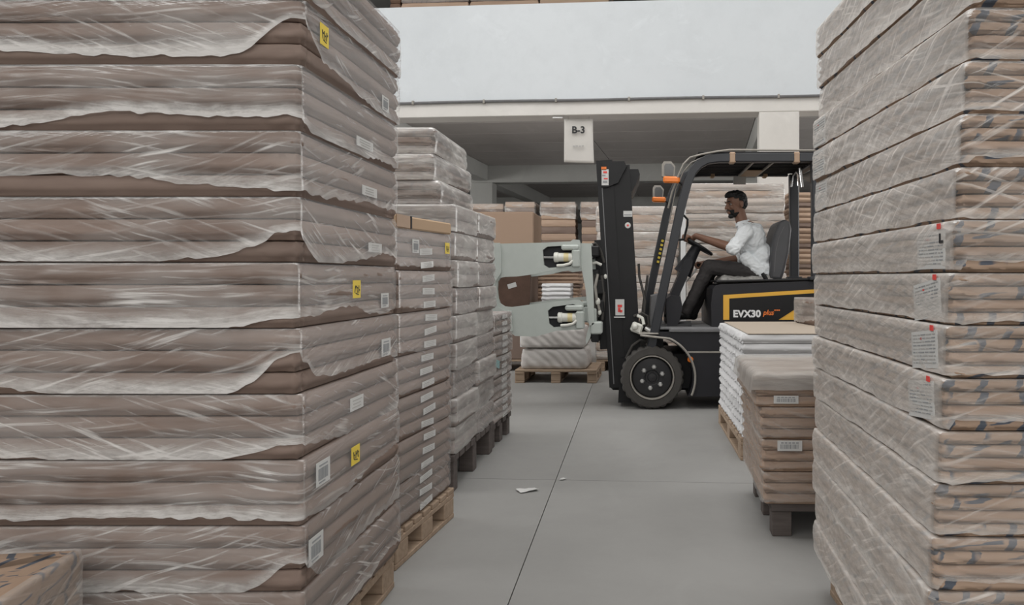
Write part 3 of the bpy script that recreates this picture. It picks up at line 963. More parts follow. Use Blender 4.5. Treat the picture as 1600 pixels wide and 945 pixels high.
# ------------------------------------------------------------------ THIRD STACK (pale, speckled)
rzC = -0.03
LC, WC = 0.515, 1.15
kC = BundleKind(WC, LC, 0.144, 2, ['pale_paper'], [FILM_BACK, FILM_THIN], 0.04, 0.008, 0.005, 3, 0.014, 12, 4, 0.006, 1.2, dict(cover=0.9, ragged=0.25, band=0.3), 0.0, 60)
xc, yc = corner_place(-0.93, 4.32, WC, 2*LC, rzC, 'fr')
leg_pallet((xc, yc, 0), rzC, WC, 1.04, 0.195, 'dark legged pallet under the pale speckled stack')
z = 0.1955
cs, sn = math.cos(rzC), math.sin(rzC)
for i in range(9):
    for j in (0, 1):
        ly = (-0.5+j)*LC*1.0
        jit = random.uniform(-.012, .012)
        nm = ('nearer', 'farther')[j]
        if i == 8 and j == 0: continue
        kC.make((xc+cs*jit-sn*ly, yc+sn*jit+cs*ly, z), rzC, 'paper_pack', 'pale speckled pack, %s, %s half of the pale left stack' % (ordinal(8-i), nm), 'packs of the pale left stack', 'pack', i*2+j)
    z += 0.1448
# the nearer half of the top layer: white reams beside a pale pack
zt8 = 0.1955+8*0.1448
kW = BundleKind(0.70, LC, 0.144, 3, ['white_paper'], None, 0.05, 0.02, 0.005, 1, 0.02, 8, 2, 0.006, 0.5, None, 0.0, 5)
kP = BundleKind(0.44, LC, 0.144, 2, ['pale_paper'], [FILM_BACK], 0.04, 0.01, 0.006, 1, 0.014, 12, 2, 0.006, 1.0, dict(cover=0.92, ragged=0.2, band=0.5), 0.0, 6)
def locC(lx, ly): return xc+cs*lx-sn*ly, yc+sn*lx+cs*ly
kW.make(locC(-WC/2+0.35, -LC/2)+(zt8,), rzC, 'paper_pack', 'white paper pack lying beside a pale pack on the pale left stack', 'packs of the pale left stack', 'pack', 1)
kP.make(locC(WC/2-0.22, -LC/2)+(zt8,), rzC, 'paper_pack', 'pale film wrapped pack beside the white pack on the pale left stack', 'packs of the pale left stack', 'pack', 1)
# three smaller bundles on top
kC2 = BundleKind(1.0, 0.80, 0.143, 3, ['pale_paper', 'kraft'], [FILM_BACK], 0.03, 0.010, 0.013, 3, 0.012, 14, 3, 0.012, 0.8, dict(cover=0.92, ragged=0.25, band=0.6, amp=0.018, off=0.010), 0.0, 70)
for i in range(3):
    x, y = corner_place(-1.085+[0.02, 0.0, -0.015][i], 4.50, 1.0, 0.80, rzC, 'fr')
    kC2.make((x, y, 1.5+i*0.1438), rzC+[0.01, -0.02, 0.02][i], 'paper_bundle', 'whitish film wrapped bundle, %s above the pale left stack' % ordinal(2-i), 'bundles on top of the pale left stack', 'bundle', i)

# ------------------------------------------------------------------ FOURTH STACK
rzD = -0.05
kD = BundleKind(1.05, 0.60, 0.1435, 3, ['pale_paper', 'kraft'], [FILM_THIN], 0.04, 0.010, 0.005, 2, 0.016, 10, 4, 0.005, 1.0, dict(cover=0.9, ragged=0.2, band=0.3), 0.0, 80)
xd, yd = corner_place(-0.915, 5.40, 1.05, 0.60, rzD, 'fr')
leg_pallet((xd, yd, 0), rzD, 1.05, 0.62, 0.155, 'dark legged pallet under the low stack beside the clamp arm')
for i in range(5):
    t = kD.make((xd+random.uniform(-.005, .005), yd, 0.156+i*0.1442), rzD, 'paper_bundle', 'pinkish brown bundle, %s in the low stack under the clamp arm' % ordinal(4-i), 'bundles of the low left stack', 'bundle', i)
    for q in range(3):
        stick(t, 'lines', 'right', 0.34, 0.024+0.047*q, 0.16, 0.028, (1.05, 0.6), 0.008, 'paper_label', 0, 30+q)
    if i == 2: stick(t, 'teal', 'right', 0.12, 0.10, 0.12, 0.05, (1.05, 0.6), 0.009, 'teal_sticker', 0.2, 9, 'pale turquoise sticker')

# ------------------------------------------------------------------ RIGHT STACK (nearest, tall)
kR = BundleKind(1.20, 1.27, 0.1097, 4, ['kraft_printed', 'kraft_warm', 'kraft_printed'], FILMS_R, 0.03, 0.006, 0.0035, 9, 0.010, 16, 6, 0.004, 0.9,
                dict(cover=0.90, ragged=0.25, band=0.55, amp=0.006, side_haze={1: 0.46}, full=1), 0.0, 15)
pallet((0.70+0.58, 2.34, 0), 0.03, 1.14, 1.22, 0.1395, 'pale wooden pallet under the tall right stack', nb=8)
z = 0.14
R_PACKS = []
for i in range(17):
    k = 16-i
    f = i/16.0
    nx = 0.600+0.112*min(1.0, max(0.0, (f*1.15)))          # near-left corner drifts outwards going up
    fx = 0.655+0.006*math.sin(i*1.9)+(0.012 if i > 13 else 0)
    rz = math.atan2(nx-fx, 1.27)                            # left face runs from (nx,1.725) to (fx,2.99)
    x, y = corner_place(nx, 1.725+random.uniform(-.006, .006), 1.20, 1.27, rz, 'fl')
    fi = (i*3+1) % 9 if i < 10 else (i*3) % 9
    if i < 9: fi = 1+3*(i % 3)
    t = kR.make((x, y, z), rz, 'paper_bundle', 'printed brown bundle in streaky film, %s in the tall right stack' % ordinal(k), 'bundles of the tall right stack', 'bundle', i, fi)
    R_PACKS.append(t)
    z += 0.1099
dR = (1.20, 1.27)
for n, i in enumerate((9, 8, 7, 6)):
    t = R_PACKS[i]
    run = 1.27-0.05-0.075
    o = stick(t, 'spec', 'left', run, 0.050, 0.165, 0.082, dR, 0.0105, 'spec_sheet', [0.0, -0.12, -0.10, -0.1][n], 40+n, 'white printed data sheet')
    mb = MB().box((0, 0, 0), (0.02, 0.0012, 0.012))
    q = mb.build('red_mark', 'red_print', t); q.location = (-0.6-0.0118, 1.27/2-(run+0.05), 0.101); q.rotation_euler = (0, 0, -math.pi/2)
    if n == 0:
        mb = MB(); mb.box((0, 0, 0), (0.007, 0.001, 0.02)); mb.box((0.007, 0, -0.008), (0.02, 0.001, 0.006))
        q = mb.build('ink_mark', 'ink', t); q.location = (-0.6-0.0125, 1.27/2-(run+0.058), 0.075); q.rotation_euler = (0, 0, -math.pi/2)
for n, i in enumerate((13, 12, 11)):
    stick(R_PACKS[i], 'spec', 'left', 0.10, 0.055, 0.15, 0.09, dR, 0.0105, 'spec_sheet', 0.0, 50+n, 'white printed data sheet')

# ------------------------------------------------------------------ RIGHT MIDDLE: brown bundles on a dark pallet
rzE = -0.03
kE = BundleKind(0.95, 0.80, 0.1385, 3, ['kraft_warm'], [FILM_THIN], 0.03, 0.006, 0.005, 2, 0.012, 14, 5, 0.006, 1.1, dict(cover=0.92, ragged=0.15, band=0.2), 0.0, 33)
xe, ye = corner_place(0.545, 3.56, 0.95, 0.80, rzE, 'fl')
leg_pallet((xe+0.02, ye, 0), rzE, 0.90, 0.76, 0.147, 'dark pallet under the brown bundles beside the right stack')
for i in range(4):
    dx = [0.012, 0.006, 0.0, -0.02][i]
    t = kE.make((xe+dx, ye, 0.148+i*0.1388), rzE, 'paper_bundle', 'warm brown bundle, %s in the low stack beside the right stack' % ordinal(3-i), 'bundles of the low right stack', 'bundle', i)
    if i == 3:
        stick(t, 'wide', 'front', 0.125, 0.034, 0.105, 0.034, (0.95, 0.8), 0.012, 'paper_label', 0, 60, 'white barcode label')
        stick(t, 'wide', 'front', 0.28, 0.034, 0.05, 0.03, (0.95, 0.8), 0.012, 'paper_label', 0.1, 61, 'white label')
    if i == 1:
        stick(t, 'wide', 'front', 0.115, 0.115, 0.105, 0.044, (0.95, 0.8), 0.012, 'paper_label', 0, 62, 'white barcode label')
# dust sheet of cloudy film over its top
zE = 0.148+4*0.1388+0.002
def dust_sheet():
    nu, nv = 60, 60
    U = np.linspace(-0.06, 0.90, nu); Vv = np.linspace(-0.075, 0.86, nv)
    X = np.zeros((nv, nu)); Y = np.zeros((nv, nu)); Z = np.zeros((nv, nu))
    for a in range(nv):
        for b in range(nu):
            u, v = U[b], Vv[a]
            x = max(0, min(0.95, u)); y = max(0, min(0.80, v))
            dz = 0.0
            ox = oy = 0.0
            if u < 0: dz = max(dz, -u*1.5); ox = -0.013-0.012*abs(u)/0.06
            if v < 0: dz = max(dz, -v*1.0); oy = -0.013-0.004*abs(v)/0.06
            if v > 0.80: dz = max(dz, (v-0.8)*1.0); oy = 0.013
            n = float(fbm(np.array(u*9), np.array(v*14), 77, 3))
            X[a, b] = -0.475+x+ox-0.02; Y[a, b] = -0.40+y+oy
            Z[a, b] = 0.004+0.010*n-dz
    UV = np.stack(np.meshgrid(U, Vv), -1)
    g = 0.25*np.clip((fbm(X*6, Y*9, 5, 3)-0.5)*4, 0, 1)
    return grid_mesh('dust_sheet', np.stack([X, Y, Z], -1), FILM_GREY, False, UV, g, False, 2.0)
o = place('dust_sheet', dust_sheet(), None, (xe, ye, zE), (0, 0, rzE))
tag(o, 'cloudy plastic sheet draped over the brown bundles on the right', 'plastic sheet')

# ------------------------------------------------------------------ RIGHT MIDDLE: white reams on a wooden pallet
rzF = 0.0
wF, dF = 1.15, 1.33
kF = BundleKind(wF, dF, 0.0570, 1, ['white_paper'], None, 0.02, 0.008, 0.005, 0, 0.02, 8, 5, 0.007, 0.6, None, 0.016, 44)
xf, yf = corner_place(0.668, 5.08, wF, dF, rzF, 'fl')
pallet((xf-0.015, yf, 0), rzF, wF, dF, 0.1395, 'wooden pallet under the white reams on the right', nb=8)
z = 0.14
for i in range(11):
    kF.make((xf+random.uniform(-.004, .004), yf+random.uniform(-.004, .004), z), rzF+random.uniform(-.004, .004), 'white_ream', 'white wrapped ream, %s in the white pile on the right' % ordinal(10-i), 'white reams on the right pallet', 'ream', i)
    z += 0.0573
cb = MB().box((xf+0.015, yf, z+0.004), (wF-0.03, dF-0.01, 0.007), None, None, 0.002).build('top_board', 'cardboard_grey')
tag(cb, 'flat greyish cardboard sheet covering the white reams', 'board')
zB = z+0.0085
kG = BundleKind(0.55, 0.5, 0.19, 3, ['kraft'], [FILM_BACK], 0.03, 0.008, 0.006, 1, 0.016, 12, 2, 0.006, 1.0, dict(cover=0.9, band=0.4), 0.0, 3)
kG.make((1.245+0.275, 6.08, zB), 0.12, 'paper_bundle', 'small brown bundle lying on the cardboard sheet over the white reams', 'loose bundles on the right', 'bundle', 0)

# ------------------------------------------------------------------ BACKGROUND STACKS
def back_stack(x0, x1, yfront, depth, ztop, n, nre, rmat, films, base, phrase, group, rz=0.0, seed=0, pal=True, jitter=0.015, fargs=None, folds=0.6, soft=0.008, only=None):
    w = x1-x0
    zb = base
    h = (ztop-zb)/n
    k = BundleKind(w, depth, h-0.001, nre, rmat, films, 0.05, 0.02, soft, 2 if films else 0, 0.022, 12, 3, 0.008, folds, fargs or dict(cover=0.9, ragged=0.25, band=0.5, amp=0.012), 0.0, seed)
    x, y = (x0+x1)/2, yfront+depth/2
    if pal: pallet((x, y, 0), rz, w, depth, base-0.0005, 'wooden pallet under the %s' % phrase, nb=6)
    out = []
    for i in range(n):
        out.append(k.make((x+random.uniform(-jitter, jitter), y+random.uniform(-jitter, jitter), zb+i*h), rz+random.uniform(-.01, .01), 'paper_bundle',
                    'bundle, %s in the %s' % (ordinal(n-1-i), phrase), group, 'bundle', seed+i))
    return out
def px(u, Y): return (u-990)/F*Y
def pz(v, Y): return CAM_H-(v-433)/F*Y

# behind the driver and behind the mast
back_stack(px(1076, 9.5), px(1228, 9.5), 9.5, 1.0, pz(286, 9.5), 6, 4, ['pale_back', 'pale_back', 'kraft_plain'], [FILM_BACK], 0.14, 'film wrapped stack behind the driver', 'bundles behind the driver', -0.03, 5)
back_stack(px(934, 9.9), px(1060, 9.9), 9.9, 0.9, pz(322, 9.9), 6, 3, ['pale_back', 'kraft_plain'], [FILM_BACK], 0.14, 'film wrapped stack behind the mast', 'bundles behind the mast', -0.04, 9)
back_stack(px(1236, 10.3), px(1236, 10.3)+1.2, 10.3, 0.9, pz(300, 10.3), 8, 4, ['kraft_plain', 'kraft'], None, 0.14, 'tan stack behind the rear pillar', 'bundles behind the rear pillar', -0.03, 14)
o = MB().box((px(1067.5, 9.35), 9.35, pz(392, 9.35)), (0.055, 0.05, 0.95), None, None, 0.004)
pp = empty('edge_protector', (px(1067.5, 9.35), 9.35, 0), 0, 'white upright board standing between the two wrapped back stacks', 'board')
MB().box((0, 0, 1.0), (0.055, 0.04, 2.0), None, None, 0.004).build('board', 'white_print', pp)

# pale sack load on the pallet under the clamp
def sack_mesh(name, w, d, h, taper, seed):
    P, Nn, s, side = perimeter(w, d, 0.05, 0.014)
    zs = np.interp(np.linspace(0, 8, 25), range(9), [0, 0.01, 0.05, 0.12, 0.20, 0.27, 0.31, 0.34, 0.36])*h/0.36
    ins = np.interp(np.linspace(0, 8, 25), range(9), [0.06, 0.01, -0.004, -0.008, -0.008, -0.006, 0.0, 0.012, 0.06])
    S = s[None, :]*np.ones((len(zs), 1)); Z = zs[:, None]*np.ones((1, len(s)))
    out = -(ins[:, None])+0.012*(fbm(S*6+Z*9, Z*5-S*2, seed, 3)-0.5)*2+0.010*np.abs(np.sin((S*0.8+Z*1.1)*30+5*fbm(S*3, Z*3, seed+1, 2)))
    tp = taper*(Z/h)
    G = np.stack([(P[None, :, 0]+Nn[None, :, 0]*out)*(1-tp), (P[None, :, 1]+Nn[None, :, 1]*out)*(1-tp), Z], -1)
    return grid_mesh(name, G, 'white_woven', True, np.stack([S, Z], -1), None, True, 1.5)
xg0, xg1 = px(818, 8.95), px(918, 8.95)
pal = pallet(((px(806, 8.8)+px(934, 8.8))/2, 9.2, 0), -0.03, px(934, 8.8)-px(806, 8.8), 0.8, 0.14, 'wooden pallet under the white sack load below the clamp', nb=6)
for i in range(2):
    t = empty('wrapped_sack_load', ((xg0+xg1)/2-0.015*i, 9.2, 0.1405+i*0.225), -0.03, ['white creased sack load, lower of two on the pallet below the clamp', 'white creased sack load, upper of two on the pallet below the clamp'][i], 'sack', 'white sack loads below the clamp')
    place('sack', sack_mesh('sack', (xg1-xg0)*(1.0-0.03*i), 0.68, 0.225, 0.05, 8+i), t)
    MB().tube([(-(xg1-xg0)/2-0.012, -0.2, 0.0), (-(xg1-xg0)/2-0.014, -0.2, 0.11), (-(xg1-xg0)/2*0.97-0.008, -0.2, 0.20)], 0.012, 6).build('strap', 'white_print', t)

# cartons behind the clamp arm
def carton(name, x0, x1, y0, d, z0, z1, mat, label, rz=0.0):
    t = empty(name, ((x0+x1)/2, y0+d/2, z0), rz, label, 'carton', 'cartons behind the clamp arm')
    w, h = x1-x0, z1-z0
    MB().box((0, 0, h/2), (w, d, h), None, None, 0.012).build('body', mat, t)
    MB().box((0, 0, h+0.0015), (w-0.03, 0.06, 0.003)).build('tape_strip', 'tape', t)
    MB().box((0, -d/4-0.002, h+0.0006), (w-0.026, d/2-0.016, 0.0012)).build('flap', mat, t)
    return t
YC = 9.9
pallet((px(790, YC)-0.12, YC+0.42, 0), 0, 1.0, 0.84, 0.14, 'wooden pallet under the cartons behind the clamp arm', nb=6)
c0 = carton('carton', px(790, YC)-0.12-0.47, px(828, YC), YC, 0.8, 0.1405, 0.70, 'kraft', 'brown carton at the bottom of the pile behind the clamp')
c1 = carton('carton', px(790, YC)-0.12-0.47, px(829, YC), YC, 0.8, 0.7045, 1.14, 'kraft', 'brown carton in the middle of the pile behind the clamp')
c2 = carton('carton', px(752, YC)-0.1, px(834, YC), YC-0.02, 0.85, 1.1445, pz(331, YC), 'kraft_plain', 'large plain tan carton on top behind the clamp arm')
back_stack(px(838, 10.95), px(904, 10.95), 10.95, 0.8, pz(386, 10.95), 7, 4, ['kraft_plain', 'kraft'], None, 0.14, 'tan stack behind the clamp arm', 'bundles behind the clamp arm', 0.0, 21)
kH = BundleKind(px(891, 9.8)-px(846, 9.8), 0.45, 0.052, 1, ['white_paper'], None, 0.03, 0.01, 0.006, 0, 0.02, 8, 3, 0.006, 0.4, None, 0.0, 21)
xh = (px(891, 9.8)+px(846, 9.8))/2
wt = pallet((xh, 9.8+0.24, 0), 0, 0.40, 0.48, 0.14, 'small wooden pallet under the white reams behind the clamp', nb=4)
ztop = pz(443, 9.8)
nW = 18
kH.h = 0.0505
for i in range(nW):
    kH.make((xh+random.uniform(-.006, .006), 9.8+0.24, 0.1405+i*(ztop-0.1405)/nW), 0, 'white_ream', 'thin white ream, %s in the white pile behind the clamp' % ordinal(nW-1-i), 'white reams behind the clamp', 'ream', i)

# far row of two-tier stacks under the upper floor
YF = 15.0
for n, (ua, ub, vt, vm, ph) in enumerate(((733, 786, 318, 346, 'far stack left of the inner column'), (791, 836, 315, 343, 'far stack behind the large plain carton'), (846, 899, 315, 343, 'far stack above the clamp'), (909, 962, 315, 344, 'far stack beside the mast'))):
    x0, x1 = px(ua, YF), px(ub, YF)
    zl = pz(vm, YF)
    pallet(((x0+x1)/2, YF+0.35, 0), 0, x1-x0, 0.7, 0.14, 'wooden pallet under the %s' % ph, nb=5)
    kk = BundleKind(x1-x0, 0.7, (zl-0.14)/4-0.002, 4, ['kraft_plain', 'kraft'], None, 0.06, 0.03, 0.008, 0, 0.03, 8, 2, 0.008, 0.4, None, 0.0, 100+n)
    for i in range(4):
        kk.make(((x0+x1)/2, YF+0.35, 0.1405+i*(zl-0.14)/4), random.uniform(-.01, .01), 'paper_bundle', 'tan bundle, %s of the lower tier, %s' % (ORD[3-i], ph), 'bundles of the far row', 'bundle', i+n)
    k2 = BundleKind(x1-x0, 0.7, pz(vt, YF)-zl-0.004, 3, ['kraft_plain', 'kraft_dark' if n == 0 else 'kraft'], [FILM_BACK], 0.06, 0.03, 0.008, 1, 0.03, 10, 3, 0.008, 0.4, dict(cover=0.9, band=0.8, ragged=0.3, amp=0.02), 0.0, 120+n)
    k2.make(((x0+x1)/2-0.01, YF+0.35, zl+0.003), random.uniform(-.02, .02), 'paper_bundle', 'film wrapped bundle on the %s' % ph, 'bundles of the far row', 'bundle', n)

# stacks on the upper floor, only their lower edges show over the parapet
for n, (ua, ub) in enumerate(((600, 616), (618, 728), (731, 841), (844, 954))):
    p = 12.3
    c = H(0, 1.2)
    lx0, lx1 = px(ua, p), px(ub, p)
    w = lx1-lx0
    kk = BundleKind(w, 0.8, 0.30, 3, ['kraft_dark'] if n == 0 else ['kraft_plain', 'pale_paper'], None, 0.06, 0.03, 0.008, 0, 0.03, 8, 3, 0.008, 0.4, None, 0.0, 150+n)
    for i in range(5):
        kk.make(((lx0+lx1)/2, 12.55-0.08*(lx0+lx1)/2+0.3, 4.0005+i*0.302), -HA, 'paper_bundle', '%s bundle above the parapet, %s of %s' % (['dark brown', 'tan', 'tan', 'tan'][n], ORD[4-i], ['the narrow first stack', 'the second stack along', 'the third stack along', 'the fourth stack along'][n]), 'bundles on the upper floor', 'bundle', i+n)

# paper scraps on the floor
def scrap(x, y, w, d, rz, label, seed):
    U = np.linspace(-w/2, w/2, 10); Vv = np.linspace(-d/2, d/2, 7)
    X, Y = np.meshgrid(U, Vv)
    Y = Y*(0.7+0.5*vnoise(X*30, X*0, seed))
    Z = 0.003+0.012*fbm(X*25, Y*25, seed, 2)
    o = place('paper_scrap', grid_mesh('paper_scrap', np.stack([X, Y, Z], -1), 'label_white'), None, (x, y, 0), (0, 0, rz))
    tag(o, label, 'paper')
scrap(-0.555, 4.36, 0.105, 0.085, 0.5, 'torn white paper scrap lying on the grey floor', 3)
scrap(-0.39, 4.60, 0.04, 0.03, 1.0, 'tiny paper shred lying at the crossing of floor joints', 4)

# ------------------------------------------------------------------ FORKLIFT
FY = 7.03                                    # distance of its near side
FR = Vector((0.75, FY+0.58, 0.0))            # root on the floor
fork = empty('forklift', FR, 0, 'black and yellow electric forklift with pale clamp arms, driven across the aisle', 'forklift')
def NP(u, v, ly=0.0):
    """point of the truck: ly = depth behind its near side"""
    k = F/(FY+ly)
    return Vector(((u-990)/k, FY+ly, CAM_H-(v-433)/k))
def xz(u, v, ly=0.0):
    p = NP(u, v, ly); return (p.x, p.z)
def part(name, mb, mat, parent=None, smooth=0.6, label=None):
    o = mb.build(name, mat, parent or fork, FR, smooth)
    if label: o['label'] = label
    return o
def group_part(name, parent=None):
    return empty(name, (0, 0, 0), 0, parent=parent or fork)
def arc(cx, cz, r, a0, a1, n=12):
    return [(cx+r*math.cos(math.radians(a0+(a1-a0)*i/(n-1))), cz+r*math.sin(math.radians(a0+(a1-a0)*i/(n-1)))) for i in range(n)]

# wheels
def wheel(cx, cz, R, y0, width, near, name='wheel', bolts=6):
    w = group_part(name)
    sgn = 1 if near else -1
    n = 72
    vs = []; fs = []
    prof = [(0.69, 0.012), (0.73, 0.0), (0.92, 0.004), (0.985, 0.018), (1.0, 0.05), (1.0, width-0.05), (0.985, width-0.018), (0.9, width-0.004), (0.69, width)]
    for k in range(n):
        a = 2*math.pi*k/n
        lug = 0.0 if (k % 3) else 0.045
        for i, (r, h) in enumerate(prof):
            rr = R*(r-(lug if 3 <= i <= 6 else 0))
            hy = h
            vs.append((cx+rr*math.cos(a), y0+hy if near else y0+width-hy, cz+rr*math.sin(a)))
    m = len(prof)
    for k in range(n):
        j = (k+1) % n
        for i in range(m-1): fs.append((k*m+i, j*m+i, j*m+i+1, k*m+i+1))
    t = MB(); t.add(vs, fs)
    part('tyre', t, 'rubber', w, 0.5)
    f0 = y0 if near else y0+width
    rim = MB().lathe([(R*0.70, sgn*0.010), (R*0.69, sgn*-0.002), (R*0.665, sgn*-0.002), (R*0.65, sgn*0.02), (R*0.645, sgn*0.05)], (cx, f0, cz), 'Y', 40, None, False)
    part('rim_ring', rim, 'worn_edge', w)
    hub = MB().lathe([(R*0.655, sgn*0.05), (R*0.60, sgn*0.030), (R*0.44, sgn*0.022), (R*0.24, sgn*0.022), (R*0.21, sgn*0.030), (R*0.15, sgn*0.030), (R*0.13, sgn*0.018), (0.0, sgn*0.014)], (cx, f0, cz), 'Y', 40)
    part('hub', hub, 'hub_paint', w)
    for k in range(bolts):
        a = math.radians(20+360*k/bolts)
        b = MB().lathe([(0.021, sgn*0.028), (0.021, sgn*0.010), (0.013, sgn*0.000), (0.0, sgn*-0.001)], (cx+R*0.335*math.cos(a), f0, cz+R*0.335*math.sin(a)), 'Y', 6)
        part('bolt', b, 'steel', w, 0.4)
    return w
WX, WZ, WR = 0.157, 0.2705, 0.27
wheel(WX, WZ, WR, FY+0.0, 0.21, True)
wheel(WX, WZ, WR, FY+0.95, 0.21, False)
wheel(1.72, 0.2305, 0.23, FY+0.05, 0.18, True)
wheel(1.72, 0.2305, 0.23, FY+0.93, 0.18, False)

# chassis: profile with the wheel arch cut away
top_z = NP(1045, 512).z
bx1 = 2.12
lower = arc(WX, WZ, 0.345, -28, 35, 9)+[(bx1-0.02, WZ+0.345*math.sin(math.radians(35))), (bx1-0.02, 0.30)]+[(1.98, 0.30), (1.96, 0.36), (1.90, 0.45), (1.84, 0.485), (1.60, 0.485), (1.53, 0.45), (1.47, 0.36), (1.45, 0.115)]
lower = arc(WX, WZ, 0.345, -28, 37, 9)+[(1.42, 0.478), (1.42, 0.115)]
part('lower_side_panel', MB().prism(lower, FY+0.025, FY+1.13), 'dark_grey', None, 0.5)
mid = arc(WX, WZ, 0.345, 39, 88, 9)+[(WX+0.02, top_z-0.035), (0.30, top_z-0.035), (0.30, top_z-0.02), (1.42, top_z-0.02), (1.42, 0.492)]
part('upper_side_panel', MB().prism(mid, FY+0.03, FY+1.125), 'dark_grey', None, 0.5)
part('panel_edge', MB().box(((0.46+1.42)/2, FY+0.05, 0.486), (0.96, 0.06, 0.014)), 'worn_edge')
part('chassis', MB().box((0.55, FY+0.58, 0.30), (1.5, 0.66, 0.34), None, None, 0.02), 'black_steel')
# floor plate and step lip
fp = MB().box((0.62, FY+0.58, top_z-0.008), (0.80, 1.10, 0.022), None, None, 0.006)
part('floor_plate', fp, 'mid_grey')
fp = MB().box((0.70, FY+0.020, top_z-0.022), (0.80, 0.03, 0.032), None, None, 0.006)
part('step_lip', fp, 'mid_grey')
rf = MB().lathe([(0.0, -0.008), (0.022, -0.006), (0.026, 0.004)], (NP(1079, 562).x, FY+0.022, NP(1079, 562).z), 'Y', 14)
part('side_reflector', rf, 'orange_lens')
# fender over the front wheels
for yy in (FY-0.01, FY+0.93):
    band = arc(WX, WZ, 0.372, -24, 62, 16)+[(WX+0.03, WZ+0.352), (WX-0.10, WZ+0.362), (WX-0.10, WZ+0.335), (WX+0.03, WZ+0.325)]
    band = band[:16]+[(WX+0.06, WZ+0.358), (WX-0.10, WZ+0.368), (WX-0.10, WZ+0.350), (WX+0.06, WZ+0.340)]+arc(WX, WZ, 0.352, 62, -24, 16)
    part('fender', MB().prism(band, yy, yy+0.24), 'black_steel', None, 0.4)
    edge = [(x, yy-0.004 if yy < FY+0.5 else yy+0.244, z) for x, z in arc(WX, WZ, 0.363, -24, 66, 18)]+[(WX-0.10, yy-0.004 if yy < FY+0.5 else yy+0.244, WZ+0.360)]
    part('fender_edge', MB().tube(edge, 0.010, 6), 'worn_edge')
mb = MB(); mb.box((WX-0.03, FY+0.10, WZ+0.372), (0.17, 0.2, 0.014), None, None, 0.004)
part('fender_step', mb, 'worn_edge')

# battery hood with its striped side panel
hz0, hz1 = top_z, 1.075
hood = [(0.665, hz0), (0.66, 0.90), (0.675, 1.02), (0.70, 1.05), (0.74, 1.06), (1.42, 1.085), (2.1, 1.10), (2.1, 0.40), (1.43, 0.40), (1.43, hz0)]
part('battery_hood', MB().prism(hood, FY+0.055, FY+1.10), 'dark_grey', None, 0.5)
mb = MB().box((1.40, FY+0.58, 1.098), (1.40, 1.06, 0.02), Matrix.Rotation(-0.022, 3, 'Y'), None, 0.008)
part('hood_lid', mb, 'black_steel')
yp = FY+0.05
def flat(pts, y, t=0.004): return MB().prism(pts, y-t, y)
yel = [xz(1131, 500), xz(1131, 461), xz(1285, 451.5), xz(1330, 449), xz(1330, 500)]
part('side_stripe_panel', flat(yel, yp, 0.006), 'yellow_paint')
blk = [xz(1140.5, 501), xz(1140.5, 466.5), xz(1330, 454.5), xz(1330, 455), xz(1282, 459), xz(1216, 501)]
part('dark_stripe_panel', flat(blk, yp-0.006, 0.003), 'black_steel')
text_mesh('EVX30', 0.082, 'white_print', NP(1167, 490.5, 0.036), (1, 0, 0), (0, 0, 1), (0, -1, 0), fork, 'lettering', FR, 0.0035, 0.0, 1.02)
text_mesh('plus', 0.062, 'orange_print', NP(1200.5, 488.5, 0.036), (1, 0, 0), (0, 0, 1), (0, -1, 0), fork, 'lettering', FR, 0.0015, 0.25, 0.9)
mb = MB()
for k in range(3): mb.box(NP(1211+k*3.2, 484.5, 0.038), (0.013, 0.002, 0.012))
part('small_lettering', mb, 'orange_print', None, 0)
# counterweight
cw = [(1.62, 0.13), (2.28, 0.13), (2.40, 0.22), (2.44, 0.5), (2.42, 0.95), (2.36, 1.06), (2.12, 1.09), (2.12, 0.5), (2.02, 0.5), (1.95, 0.49), (1.88, 0.51), (1.46, 0.51), (1.46, 0.47), (1.62, 0.47)]
cw = [(2.11, 0.14), (2.30, 0.14), (2.42, 0.24), (2.45, 0.5), (2.43, 0.95), (2.36, 1.06), (2.11, 1.09)]
part('counterweight', MB().prism(cw, FY+0.04, FY+1.12), 'yellow_paint', None, 0.5)
part('rear_axle', MB().box((1.72, FY+0.58, 0.235), (0.14, 0.76, 0.12), None, None, 0.01), 'black_steel')

